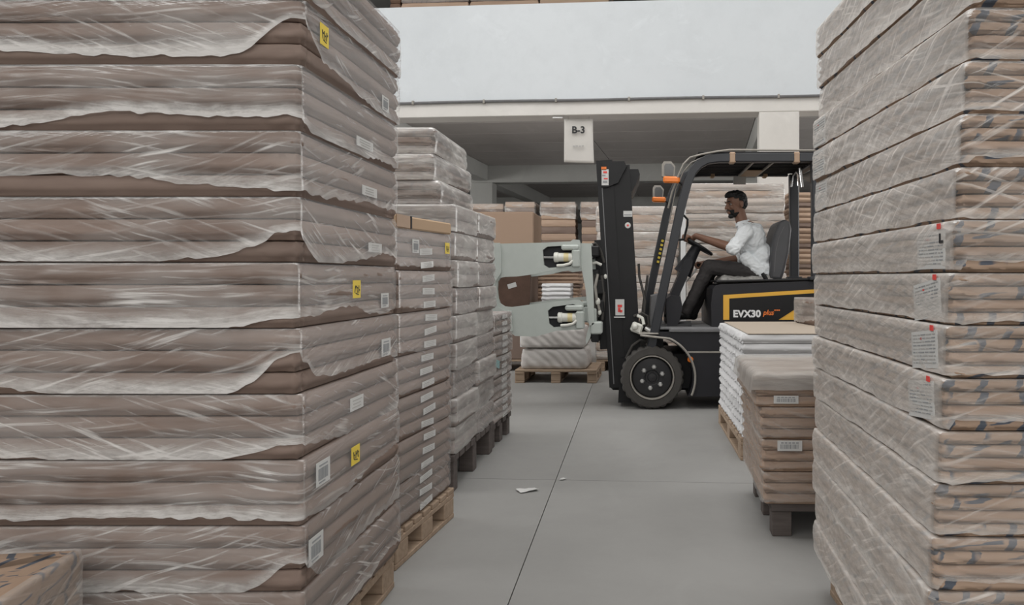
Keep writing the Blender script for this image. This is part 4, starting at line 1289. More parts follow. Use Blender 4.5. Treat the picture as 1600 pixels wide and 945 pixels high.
# ---- mast, tilted a little forward
mast = group_part('mast')
base_p = NP(975, 600); 
TILT = Matrix.Rotation(math.radians(-3.4), 4, 'Y')
MB0 = Vector((base_p.x, FY, 0.16))
def tilt_mb(mb):
    mb.v = [tuple((TILT @ (Vector(p)-MB0))+MB0) for p in mb.v]
    return mb
def mpart(name, mb, mat, label=None, smooth=0.6):
    return part(name, tilt_mb(mb), mat, mast, smooth, label)
xo = MB0.x
for ly in (0.20, 0.86):
    s = 1 if ly < 0.5 else -1
    # outer rail: a channel open to the inside
    pr = MB()
    pr.box((xo+0.085, FY+ly, 1.12), (0.15, 0.018, 1.94)); pr.box((xo+0.017, FY+ly+s*0.03, 1.12), (0.016, 0.07, 1.94)); pr.box((xo+0.153, FY+ly+s*0.03, 1.12), (0.016, 0.07, 1.94))
    mpart('outer_rail', pr, 'black_steel')
    # inner rail, in front
    pr = MB()
    pr.box((xo-0.055, FY+ly-s*0.012, 1.155), (0.135, 0.018, 1.97)); pr.box((xo-0.12, FY+ly+s*0.02, 1.155), (0.016, 0.075, 1.97)); pr.box((xo+0.005, FY+ly+s*0.02, 1.155), (0.014, 0.075, 1.97))
    mpart('inner_rail', pr, 'black_steel')
    mpart('rail_edge', MB().box((xo-0.088, FY+ly-s*0.024, 1.05), (0.008, 0.004, 1.7)), 'mid_grey')
    # lift cylinder beside the rail
    lc = MB().lathe([(0.036, 0.10), (0.036, 1.35), (0.026, 1.36), (0.0, 1.36)], (xo+0.125, FY+ly+s*0.10, 0), 'Z', 14)
    mpart('lift_cylinder', lc, 'black_steel')
    mpart('lift_rod', MB().lathe([(0.022, 1.33), (0.022, 2.0), (0, 2.0)], (xo+0.125, FY+ly+s*0.10, 0), 'Z', 12), 'chrome')
    ch = MB()
    for k in range(44): ch.box((xo+0.06+(0.002 if k % 2 else -0.002), FY+ly+s*0.15, 0.62+k*0.03), (0.016, 0.022, 0.026))
    mpart('lift_chain', ch, 'mid_grey')
# cross heads
def cross(u0, v0, dx, ly0, ly1, name):
    pf = [(0, 0), (0.225, 0.0), (0.245, -0.045), (0.16, -0.185), (0.05, -0.225), (0.0, -0.225)]
    p = NP(u0, v0, 0.18)
    return part(name, MB().prism([(p.x+a*dx, p.z+b) for a, b in pf], FY+ly0, FY+ly1), 'black_steel', mast, 0.4)
cross(941, 252.5, 0.86, 0.15, 0.90, 'top_crosshead')
cross(969, 263.5, 0.70, 0.21, 0.97, 'rear_crosshead')
for zz in (0.22, 0.95):
    mpart('cross_member', MB().box((xo+0.13, FY+0.53, zz), (0.05, 0.64, 0.14), None, None, 0.008), 'black_steel')
mpart('foot_bracket', MB().prism([(xo-0.06, 0.04), (xo+0.12, 0.02), (xo+0.17, 0.15), (xo+0.16, 0.42), (xo-0.02, 0.42)], FY+0.16, FY+0.9), 'black_steel', None, 0.4)
# hydraulic hoses running up inside
for k, dx in enumerate((-0.01, 0.03, 0.07)):
    pth = [(xo+dx+0.006*math.sin(q*2.0+k), FY+0.34+0.05*k, 0.45+q*0.17) for q in range(9)]
    mpart('mast_hose', MB().tube(pth, 0.011, 7), 'rubber')
# stickers on the mast
def sticker(u, v, w, h, ly, base, marks=(), parent=None, name='sticker', label=None):
    mb = MB(); p = NP(u, v, ly); k = (FY+ly)/F
    mb.box(p, (w*k, 0.003, h*k), None, base)
    for (du, dv, mw, mh, mt) in marks:
        mb.box(NP(u+du, v+dv, ly-0.002), (mw*k, 0.003, mh*k), None, mt)
    return part(name, mb, None, parent or mast, 0, label)
sticker(945.5, 277, 11, 25, 0.135, 'label_white', ((0, -8, 6, 3, 'red_print'), (-2, -3, 5, 2, 'ink_grey'), (1, 2, 6, 2, 'red_print'), (0, 7, 7, 3, 'ink_grey')), None, 'sticker', 'white sticker with red and grey print')
sticker(943.5, 263, 8, 5, 0.135, 'orange_print')
sticker(968.5, 480, 14, 25, 0.165, 'label_white', ((0, -2, 7, 4, 'red_print'), (-1, 4, 4, 7, 'red_print'), (2, 6, 4, 4, 'red_print')), None, 'sticker', 'white warning sticker with red hand sign')
sticker(968, 495.5, 17, 2, 0.165, 'label_white')
sticker(981, 334, 14, 9, 0.19, 'label_white', ((0, 1.5, 12, 1.2, 'ink_grey'),))
pst = NP(981, 352, 0.19)
part('round_sticker', MB().lathe([(0.0, -0.002), (0.024, -0.002), (0.026, 0.001)], pst, 'Y', 18, 'label_white').lathe([(0.0, -0.0035), (0.009, -0.0035), (0.010, 0)], pst, 'Y', 14, 'red_print'), None, mast)
# fittings behind the mast foot
mb = MB(); q = NP(995, 512, 0.12); mb.box(q, (0.10, 0.07, 0.085), Matrix.Rotation(0.35, 3, 'Y'), None, 0.014); mb.ball(NP(992, 510, 0.08), 0.03); mb.tube([NP(1006, 507, 0.1), NP(1004, 497, 0.12), NP(996, 493, 0.14)], 0.014, 8)
part('valve_fitting', mb, 'cream_paint')
mb = MB(); mb.tube([NP(1008, 512, 0.1), NP(1014, 516, 0.1), NP(1024, 521, 0.1)], [0.016, 0.022, 0.020], 10); mb.tube([NP(1022, 521, 0.1), NP(1026, 518, 0.1), NP(1026, 512, 0.1)], 0.008, 6)
part('tilt_rod', mb, 'steel')
mb = MB(); mb.tube([NP(1012, 516, 0.2), NP(1045, 512, 0.2), NP(1080, 508, 0.2)], 0.04, 10)
part('tilt_cylinder', mb, 'black_steel')
for pts in ([(998, 412, .2), (999, 432, .22), (1004, 452, .22), (1008, 470, .2), (1006, 492, .2), (1009, 510, .2)], [(1012, 430, .3), (1009, 452, .3), (1006, 470, .28), (1003, 495, .25), (1000, 505, .2)], [(990, 494, .15), (1003, 489, .15), (1012, 494, .15), (1014, 508, .15), (1009, 523, .15)], [(1010, 536, .05), (1016, 548, .05), (1020, 556, .06)], [(978, 560, .1), (988, 540, .1), (1000, 531, .1), (1012, 532, .1)]):
    part('hose', MB().tube([NP(*p) for p in pts], 0.011, 7), 'rubber')

# ---- carriage
car = group_part('carriage')
def cpart(name, mb, mat, sm=0.5): return part(name, mb, mat, car, sm)
for ly in (0.22, 0.80):
    p0, p1 = NP(935, 375, ly), NP(944, 545, ly)
    cpart('carriage_bar', MB().tube([p0, p1], 0.05, 8, None, False, (0.04, 0.07)), 'black_steel')
for (v, hh) in ((395, 0.09), (520, 0.09)):
    p = NP(934, v, 0.5)
    cpart('carriage_crossbar', MB().box((p.x, FY+0.52, p.z), (0.07, 1.06, hh), None, None, 0.01), 'black_steel')
for (u, v, w, h, m) in ((926, 388, .05, .07, 'black_steel'), (925, 400, .055, .05, 'dark_grey'), (928, 427, .09, .07, 'black_steel'), (937, 448, .10, .12, 'black_steel'), (936, 478, .09, .10, 'black_steel')):
    p = NP(u, v, 0.10); cpart('valve_block', MB().box(p, (w, 0.10, h), None, None, 0.008), m)
for (u, v, r) in ((934, 471, 0.022), (937, 488, 0.016), (946, 432, 0.014)):
    cpart('hose_fitting', MB().ball(NP(u, v, 0.05), (r, r, r*1.5), 10, 8), 'cream_paint')
for pts, m in (([(922, 412, .05), (932, 410, .05), (940, 414, .05)], 'cream_paint'), ([(934, 428, .04), (930, 448, .03), (932, 465, .04), (937, 486, .05)], 'worn_edge'), ([(929, 430, .06), (926, 450, .05), (929, 478, .05), (935, 495, .06)], 'rubber'), ([(940, 430, .06), (944, 460, .06), (941, 500, .08)], 'rubber'), ([(920, 384, .05), (930, 380, .05), (938, 390, .08), (944, 410, .1)], 'rubber')):
    cpart('carriage_hose', MB().tube([NP(*p) for p in pts], 0.012, 7), m)

# ---- clamp frame and its two arms
cl = group_part('clamp_frame')
fr = [xz(908, 380), xz(924, 380.5), xz(927, 445), xz(929, 505), xz(925, 508), xz(921, 508), xz(915, 450), xz(909, 420)]
for ly in (-0.03, 1.05):
    part('frame_plate', MB().prism(fr, FY+ly, FY+ly+0.05), 'sage_paint', cl, 0.4)
for (v, hh) in ((392, 0.13), (428, 0.05), (494, 0.13)):
    p = NP(919 if v < 450 else 925, v, 0); part('frame_beam', MB().box((p.x, FY+0.53, p.z), (0.075, 1.04, hh), None, None, 0.01), 'sage_paint', cl)
p = NP(932, 512, 0); part('foot_block', MB().box((p.x, FY+0.05, p.z), (0.10, 0.16, 0.105), None, None, 0.012), 'sage_paint', cl)
part('frame_bracket', MB().prism([xz(921, 505), xz(927, 505), xz(922, 528), xz(916, 538), xz(915, 530)], FY-0.01, FY+0.03), 'sage_paint', cl)
def clamp_arm(ly, rusty=False):
    a = group_part('clamp_arm')
    d = 0.0
    y0, y1 = FY+ly-0.025, FY+ly+0.025
    outer = [xz(740, 377), xz(766, 378.5), xz(785, 381), xz(850, 379.5), xz(892, 377.5), xz(896, 374.5), xz(906, 375), xz(908, 382), xz(908, 418), xz(903, 421), xz(880, 424), xz(870, 420.5), xz(842, 427.5), xz(808, 432), xz(790, 432.5), xz(783, 434), xz(779, 440),
             xz(778.5, 452), xz(780, 466), xz(783, 474), xz(790, 478.5), xz(800, 479.5), xz(850, 473), xz(896, 468.5), xz(905, 468), xz(912, 473), xz(914, 512), xz(908, 514), xz(870, 516), xz(855, 520.5), xz(838, 525), xz(806, 524), xz(802, 521), xz(740, 512)]
    s1 = [xz(849, 391), xz(856, 385.5), xz(893, 383.5), xz(897, 386), xz(896, 413), xz(892, 416), xz(858, 418.5), xz(851, 414)]
    s2 = [xz(857, 485), xz(864, 479), xz(896, 474.5), xz(901, 476), xz(906, 504), xz(902, 507), xz(866, 511), xz(859, 505)]
    mb = MB().plate([q for q in outer], [s1, s2], y0, y1)
    part('arm_plate', mb, 'sage_paint', a, 0.4)
    # raised outer shoe: a second plate along the tip, with its edge showing
    pad = [xz(735, 379), xz(783, 380), xz(785, 388), xz(785.5, 425), xz(781, 432.5), xz(776, 440), xz(776, 470), xz(780, 479), xz(790, 484), xz(801, 486), xz(803, 516), xz(735, 516)]
    part('arm_shoe', MB().prism(pad, y0-0.018, y0-0.001), 'sage_paint', a, 0.3)
    if rusty:
        pad2 = [xz(735, 400, 1.0), xz(800, 402, 1.0), xz(826, 408, 1.0), xz(829, 425, 1.0), xz(828, 470, 1.0), xz(820, 500, 1.0), xz(735, 505, 1.0)]
        part('contact_pad', MB().prism(pad2, y0-0.07, y0-0.02), 'rust_pad', a, 0.3, 'rusty brown contact pad')
        mb = MB().box((NP(800, 0, ly-.1).x, y0-0.0715, NP(0, 446, ly-.1).z), (0.085, 0.002, 0.045), Matrix.Rotation(-0.3, 3, 'Y'), 'label_white')
        part('pad_sticker', mb, None, a, 0)
    else:
        part('contact_pad', MB().box((NP(753, 0).x, y1+0.02, NP(0, 447).z), (0.24, 0.035, 0.72), None, None, 0.01), 'rubber', a)
    for (vc, u0, ur) in ((402, 866, 848), (495.5, 872, 856)):
        yc = FY+ly-0.005
        c = group_part('hydraulic_cylinder', a) if False else None
        X0, X1 = NP(u0, vc).x, NP(u0+34, vc).x; Z = NP(0, vc).z
        cy = MB()
        cy.lathe([(0.0, X0), (0.034, X0), (0.043, X0+0.008), (0.043, X0+0.035), (0.038, X0+0.04), (0.038, X0+0.085)], (0, yc, Z), 'X', 18, 'cream_paint')
        cy.lathe([(0.0385, X0+0.085), (0.0385, X0+0.125)], (0, yc, Z), 'X', 18, 'pale_yellow')
        cy.lathe([(0.038, X0+0.125), (0.038, X1), (0.045, X1+0.004), (0.045, X1+0.02), (0.0, X1+0.02)], (0, yc, Z), 'X', 18, 'cream_paint')
        part('hydraulic_cylinder', cy, None, a)
        part('cylinder_rod', MB().lathe([(0.0, NP(ur, vc).x+0.004), (0.010, NP(ur, vc).x+0.004), (0.010, X0), (0, X0)], (0, yc, Z), 'X', 10), 'chrome', a)
        br = MB(); p = NP(u0+31, vc+(2 if vc < 450 else 4)); br.box((p.x+0.02, yc-0.01, p.z), (0.07, 0.07, 0.15), None, None, 0.012)
        br.box((NP(u0+26, vc).x, yc-0.005, NP(0, vc-15).z), (0.15, 0.075, 0.045), None, None, 0.012)
        part('cylinder_bracket', br, 'sage_paint', a)
        tb = MB(); tb.tube([NP(u0+4, vc+13, ly-0.04), NP(u0+14, vc+12.5, ly-0.045), NP(u0+24, vc+10, ly-0.045), NP(u0+29, vc+5, ly-0.04)], 0.012, 8)
        part('cylinder_pipe', tb, 'cream_paint', a)
        bk = MB().box((NP(u0+8, 0).x, y1+0.004, Z), (0.31, 0.006, 0.20))
        part('slot_backing', bk, 'dark_grey', a)
    return a
clamp_arm(-0.03)
clamp_arm(1.09, True)

# ---- overhead guard
gd = group_part('overhead_guard')
def gpart(name, mb, mat, sm=0.6, label=None): return part(name, mb, mat, gd, sm, label)
leg_px = [(1018, 545), (1031, 480), (1047, 405), (1064, 325), (1075, 283), (1083, 266), (1093, 255), (1106, 248), (1125, 245.5), (1160, 245), (1220, 245), (1282, 245)]
def leg_path(ly, dx=0.0):
    return [(NP(u, v).x+dx, FY+ly, NP(u, v).z) for (u, v) in leg_px]
rear_x = 1.56
for ly, dx in ((0.06, 0.0), (1.06, -0.085)):
    p = leg_path(ly, dx)
    gpart('front_leg_and_rail', MB().tube(p, 0.05, 8, None, False, (0.085, 0.076)), 'guard_paint')
    rz0 = p[-1][2]
    gpart('rear_pillar', MB().tube([(rear_x, FY+ly, 1.10), (rear_x, FY+ly, 1.6), (rear_x-0.005, FY+ly, rz0-0.02)], 0.05, 8, None, False, (0.085, 0.088)), 'guard_paint')
    gpart('pillar_foot', MB().box((rear_x, FY+ly, 1.11), (0.14, 0.12, 0.03), None, None, 0.006), 'guard_paint')
roof_z = leg_path(0.06)[-1][2]
for (xx, ww) in ((NP(1094, 0).x, 0.05), (1.58, 0.07)):
    zz = roof_z-0.03 if xx < 1 else roof_z-0.01
    gpart('roof_crossbeam', MB().box((xx, FY+0.56, zz), (ww, 0.98, 0.06), None, None, 0.008), 'guard_paint')
for k in range(9):
    ly = 0.16+k*0.10
    gpart('roof_slat', MB().box(((NP(1094, 0).x+1.58)/2, FY+ly, roof_z+0.0), (1.0, 0.022, 0.045), None, None, 0.005), 'black_steel')
gpart('roof_plate', MB().box(((NP(1094, 0).x+1.62)/2, FY+0.56, roof_z+0.045), (1.08, 1.02, 0.012), None, None, 0.003), 'black_steel')
for xx in (1.02, 1.19):
    gpart('roof_brace', MB().box((xx, FY+0.56, roof_z-0.035), (0.018, 0.98, 0.016)), 'worn_edge')
gpart('cardboard_insert', MB().box((1.105, FY+0.80, roof_z-0.040), (0.15, 0.44, 0.008)), 'cardboard')
pp = NP(1156, 277.5, 0.98)
gpart('white_card', MB().box((pp.x, FY+1.0, roof_z-0.085), (0.12, 0.01, 0.075)), 'label_white')
for (u, m) in ((1145, 'tape'), (1246, 'tape')):
    p = NP(u, 245.5)
    gpart('tape_wrap', MB().box((p.x, FY+0.06, p.z), (0.055, 0.096, 0.094), None, None, 0.01), m)
for (u, v) in ((1113, 280), (1195, 280)):
    p = NP(u, v, 1.06); gpart('tape_wrap', MB().box((p.x, FY+1.06, roof_z-0.004), (0.045, 0.10, 0.096), None, None, 0.01), 'cardboard')
gpart('guard_cable', MB().tube([NP(1044, 325, .10), NP(1050, 300, .06), NP(1060, 274, .02), NP(1068, 256, .01), NP(1078, 246, .01), NP(1096, 241, .01), NP(1120, 236.5, .02), NP(1140, 234, .03), NP(1200, 234.5, .05), NP(1280, 235, .05)], 0.009, 6), 'worn_edge')
gpart('guard_cable', MB().tube([NP(1046, 345, .16), NP(1056, 296, .14), NP(1068, 268, .10), NP(1080, 254, .09), NP(1100, 245, .06), NP(1112, 242, .05)], 0.006, 6), 'worn_edge')
# yellow strip on the far leg
pa, pb = NP(1036, 373, 1.0), NP(1027.5, 412, 1.0)
ang = math.atan2(pa.x-pb.x, pa.z-pb.z)
mb = MB(); mb.box((pa+pb)/2, (0.04, 0.003, (pa-pb).length), Matrix.Rotation(ang, 3, 'Y'), 'ink')
for k in range(6):
    q = pb+(pa-pb)*((k+0.5)/6); mb.box(q+Vector((0, -0.002, 0)), (0.024, 0.003, 0.022), Matrix.Rotation(ang+0.2*(k % 2), 3, 'Y'), 'sticker_yellow')
gpart('warning_strip', mb, None, 0, 'black strip with yellow marks')
# grab handle
gpart('grab_handle', MB().tube([NP(1062, 335, .3), NP(1069, 337, .3), NP(1074.5, 343, .3), NP(1074, 352, .3), NP(1070, 368, .3), NP(1069, 374, .3), NP(1054, 375, .3)], 0.010, 8), 'black_steel')
# mirrors and signal lamps
for (u, v, sc_, ly) in ((1044.5, 265, 1.0, 0.05), (1028.5, 300, 0.82, 0.95)):
    m = group_part('side_mirror')
    p = NP(u, v, ly); k = (FY+ly)/F
    w, h = 21*k*sc_, 25*k*sc_
    body = [(p.x-w/2, p.z-h*0.42), (p.x-w/2, p.z+h*0.3), (p.x-w*0.36, p.z+h/2), (p.x+w*0.2, p.z+h/2), (p.x+w/2, p.z+h*0.2), (p.x+w*0.42, p.z-h/2), (p.x-w*0.3, p.z-h/2)]
    part('mirror_shell', MB().prism(body, p.y-0.02, p.y+0.04), 'worn_edge', m, 0.4)
    inner = [((a-p.x)*0.72+p.x+w*0.04, (b-p.z)*0.74+p.z-h*0.02) for a, b in body]
    part('mirror_glass', MB().prism(inner, p.y-0.026, p.y-0.02), 'clear_grey', m, 0.4)
    part('mirror_arm', MB().tube([(p.x+w*0.3, p.y+0.02, p.z-h*0.45), (p.x+w*0.8, p.y+0.02, p.z-h*0.75), (p.x+w*1.1, p.y+0.01, p.z-h*1.0)], 0.010, 6), 'black_steel', m)
    l = NP(u+4.5 if sc_ == 1 else u+1, v+16 if sc_ == 1 else v+12, ly)
    mb = MB().box(l, (26*k*sc_, 0.07, 10*k*sc_), Matrix.Rotation(0.03, 3, 'Y'), None, 0.012)
    part('signal_lamp', mb, 'orange_lens', None, 0.5, 'orange signal lamp')
# rear lamp group under the roof
mb = MB(); mb.lathe([(0.0, 0.0), (0.02, 0.0), (0.07, 0.10), (0.065, 0.105), (0.0, 0.10)], NP(1254, 276, 0.45), 'X', 16)
part('work_lamp', mb, 'worn_edge')
part('lamp_bracket', MB().tube([NP(1236, 292, .5), NP(1238, 275, .5), NP(1243, 268, .5), NP(1247, 272, .5), NP(1248, 290, .5)], 0.012, 8), 'chrome')
part('lamp_bracket', MB().tube([NP(1250, 262, .4), NP(1252, 276, .4), NP(1254, 292, .4)], 0.012, 8), 'chrome')
mb = MB(); mb.lathe([(0.0, -0.05), (0.034, -0.05), (0.040, -0.04), (0.036, 0.05), (0.0, 0.055)], NP(1273, 277, 0.25), 'Z', 16)
part('rear_lamp', mb, 'orange_lens', None, 0.5, 'orange rear lamp')
part('lamp_stalk', MB().tube([NP(1273, 268, 0.25), NP(1273, 250, 0.25)], 0.015, 8), 'black_steel')

# ---- steering, dash and levers
WC_ = NP(1089.5, 384, 0.52)
AX = Vector((-0.857, 0, 0.515)); NRM = Vector((0.515, 0, 0.857)); YA = Vector((0, -1, 0))
RW = 0.148
st = group_part('steering_wheel')
part('rim', MB().tube([WC_+AX*(RW*math.cos(a))+YA*(RW*math.sin(a)) for a in np.linspace(0, 2*math.pi, 37)[:-1]], 0.014, 10, None, True), 'black_steel', st)
sp = MB()
for a in (0.5, 2.6, 4.7):
    sp.tube([WC_-NRM*0.012, WC_+AX*(RW*math.cos(a))+YA*(RW*math.sin(a))], [0.016, 0.011], 8)
part('spoke', sp, 'black_steel', st)
part('hub_cap', MB().ball(WC_, (0.04, 0.04, 0.028), 14, 8, Matrix.Rotation(-0.54, 3, 'Y').inverted()), 'dark_grey', st)
mb = MB(); mb.tube([WC_-NRM*0.015, NP(1079, 403, .52), NP(1066, 427, .52)], [0.045, 0.055, 0.085], 12)
part('steering_column', mb, 'dark_grey')
mb = MB(); mb.prism([xz(1043, 468, .5), xz(1069, 408, .5), xz(1077, 402, .5), xz(1081, 408, .5), xz(1080, 416, .5), xz(1056, 471, .5)], FY+0.38, FY+0.66)
part('column_cover', mb, 'dark_grey', None, 0.4)
mb = MB(); mb.prism([xz(1040, 505, .5), xz(1039, 465, .5), xz(1046, 460, .5), xz(1060, 462, .5), xz(1063, 478, .5), xz(1058, 500, .5), xz(1050, 512, .5)], FY+0.16, FY+1.0)
part('front_cowl', mb, 'dark_grey', None, 0.4)
mb = MB(); mb.prism([xz(1012, 545, .5), xz(1017, 462, .5), xz(1032, 458, .5), xz(1036, 545, .5)], FY+0.32, FY+0.80)
part('dash_panel', mb, 'mid_grey', None, 0.4)
LV = NP(1091, 414, 0.80)
lev = group_part('hydraulic_lever')
part('lever_rod', MB().tube([NP(1072, 440, .80), NP(1085, 425, .80), LV], 0.008, 7), 'steel', lev)
part('knob', MB().ball(LV, (0.022, 0.022, 0.026), 12, 8), 'black_steel', lev)
ped = MB().box(NP(1062, 495, .62), (0.10, 0.09, 0.02), Matrix.Rotation(-0.6, 3, 'Y'), None, 0.004)
part('pedal', ped, 'black_steel')

# ---- seat
seat = group_part('driver_seat')
def rounded_slab(c, d, rot, n=3):
    mb = MB().box(c, d, rot, None, min(d)*0.28); return mb
cz_ = NP(1160, 444, .58)
back = [xz(1196, 436, .58), xz(1199, 400, .58), xz(1203, 368, .58), xz(1210, 350, .58), xz(1218, 345, .58), xz(1227, 348, .58), xz(1229.5, 360, .58), xz(1226, 395, .58), xz(1218, 428, .58), xz(1214, 438, .58)]
bk = part('backrest', MB().prism(back, FY+0.34, FY+0.82), 'seat_vinyl', seat, 0.5)
md = bk.modifiers.new('round', 'BEVEL'); md.width = 0.035; md.segments = 3
pip = [(x, FY+0.345, z) for x, z in [xz(1203, 425, .58), xz(1205, 395, .58), xz(1210, 372, .58), xz(1218, 356, .58)]]
part('piping', MB().tube(pip, 0.006, 6), 'mid_grey', seat)
part('seat_base', MB().box(NP(1165, 452, .58)+Vector((0, 0, -0.02)), (0.44, 0.44, 0.04), None, None, 0.01), 'black_steel', seat)
part('belt_buckle', MB().tube([NP(1191, 427, .30), NP(1196, 434, .29), NP(1199, 444, .29), NP(1200, 450, .30)], [0.016, 0.02, 0.02, 0.018], 8), 'black_steel', seat)
part('buckle_tip', MB().ball(NP(1200, 443, .27), 0.011, 8, 6), 'chrome', seat)

# ------------------------------------------------------------------ DRIVER
DR = Vector((NP(1190, 436, .58).x, FY+0.58, NP(1190, 436, .58).z))
man = empty('person', DR, 0, 'man in a white shirt and dark trousers driving the forklift, one hand on the wheel', 'person')
def merge_tubes(fn, name, voxel, mat, smooth_it=4, disp=0.0, dscale=20, parent=None, cut=None, seedv=0.0):
    mb = MB(); fn(mb)
    me = mb.mesh('tmp', mat, DR, 0)
    o = bpy.data.objects.new('tmp', me); COL.objects.link(o)
    md = o.modifiers.new('r', 'REMESH'); md.mode = 'VOXEL'; md.voxel_size = voxel; md.use_smooth_shade = True
    sm = o.modifiers.new('s', 'SMOOTH'); sm.iterations = smooth_it; sm.factor = 0.5
    dg = bpy.context.evaluated_depsgraph_get()
    out = bpy.data.meshes.new_from_object(o.evaluated_get(dg))
    bpy.data.objects.remove(o)
    out.name = name
    if disp:
        nv = [v.normal.copy() for v in out.vertices]
        for v, nn in zip(out.vertices, nv):
            q = v.co*dscale+Vector((seedv, 0, 0))
            q2 = Vector((q.x*0.6+q.z*0.5, q.y, q.z*1.0-q.x*0.4))
            v.co += nn*(disp*(mnoise.noise(q2)-0.8*abs(mnoise.noise(q2*1.9+Vector((3, 1, 0))))))
    if cut:
        bm = bmesh.new(); bm.from_mesh(out)
        kill = [v for v in bm.verts if cut(v.co+DR)]
        bmesh.ops.delete(bm, geom=kill, context='VERTS')
        bm.to_mesh(out); bm.free()
    out.materials.clear(); out.materials.append(MATS[mat])
    out.polygons.foreach_set('use_smooth', [True]*len(out.polygons))
    return place(name, out, parent or man)

# joints (left arm is the near one; forward is -x)
pel = NP(1189, 424, .58)
wai = NP(1186, 402, .58)
che = NP(1174, 376, .58)
nek = NP(1160, 349, .58)
HC = NP(1149.5, 319.5, .58)                 # middle of the head
shL, shR = NP(1166, 362, .40), NP(1162, 362, .77)
elL, elR = NP(1146, 388, .29), NP(1158, 404, .86)
rimL = WC_+AX*(RW*math.cos(0.62))+YA*(RW*math.sin(0.62))
wrL = rimL+Vector((0.085, -0.02, 0.022))
wrR = LV+Vector((0.085, 0.0, 0.012))
hipL, hipR = NP(1189, 429, .48), NP(1189, 429, .68)
knL, knR = NP(1107, 417, .45), NP(1113, 418, .72)
anL, anR = NP(1072, 486, .46), NP(1082, 488, .70)
HROT = Matrix.Rotation(math.radians(24), 3, 'Z') @ Matrix.Rotation(math.radians(-9), 3, 'Y')
def hd(x, y, z): return HC+HROT @ Vector((x, y, z))

def grip(mb, rim, wrist, T, Nn, f, scale=1.0):
    """a hand closed round a bar: T along the bar, Nn away from the palm back, f from wrist towards the bar"""
    palm = rim-f*0.040+Nn*0.024
    B = Matrix((f, T, Nn)).transposed()
    mb.cap(wrist, 0.027, palm-f*0.012, 0.024)
    mb.ball(palm, (0.046, 0.042, 0.0165), 14, 10, B)
    lens = (0.92, 1.03, 1.0, 0.82)
    for i in range(4):
        o = T*((i-1.5)*0.0205)
        L = lens[i]
        k0 = palm+f*0.030+o*0.9
        k1 = rim+f*(0.010*L)+Nn*0.029+o
        k2 = rim+f*(0.030*L)+Nn*0.008+o*1.02
        k3 = rim+f*(0.022*L)-Nn*0.016*L+o*1.02
        k4 = rim-f*0.004-Nn*0.026*L+o
        mb.cap(k0, 0.0105, k1, 0.0098); mb.cap(k1, 0.0098, k2, 0.0090); mb.cap(k2, 0.0090, k3, 0.0085); mb.cap(k3, 0.0085, k4, 0.0075)
    s = -1
    t0 = palm-f*0.020+T*(s*0.034); t1 = palm+f*0.008+T*(s*0.056)-Nn*0.016; t2 = rim-f*0.006+T*(s*0.050)-Nn*0.024; t3 = rim+f*0.012+T*(s*0.040)-Nn*0.026
    mb.cap(t0, 0.016, t1, 0.012); mb.cap(t1, 0.012, t2, 0.010); mb.cap(t2, 0.010, t3, 0.0085)

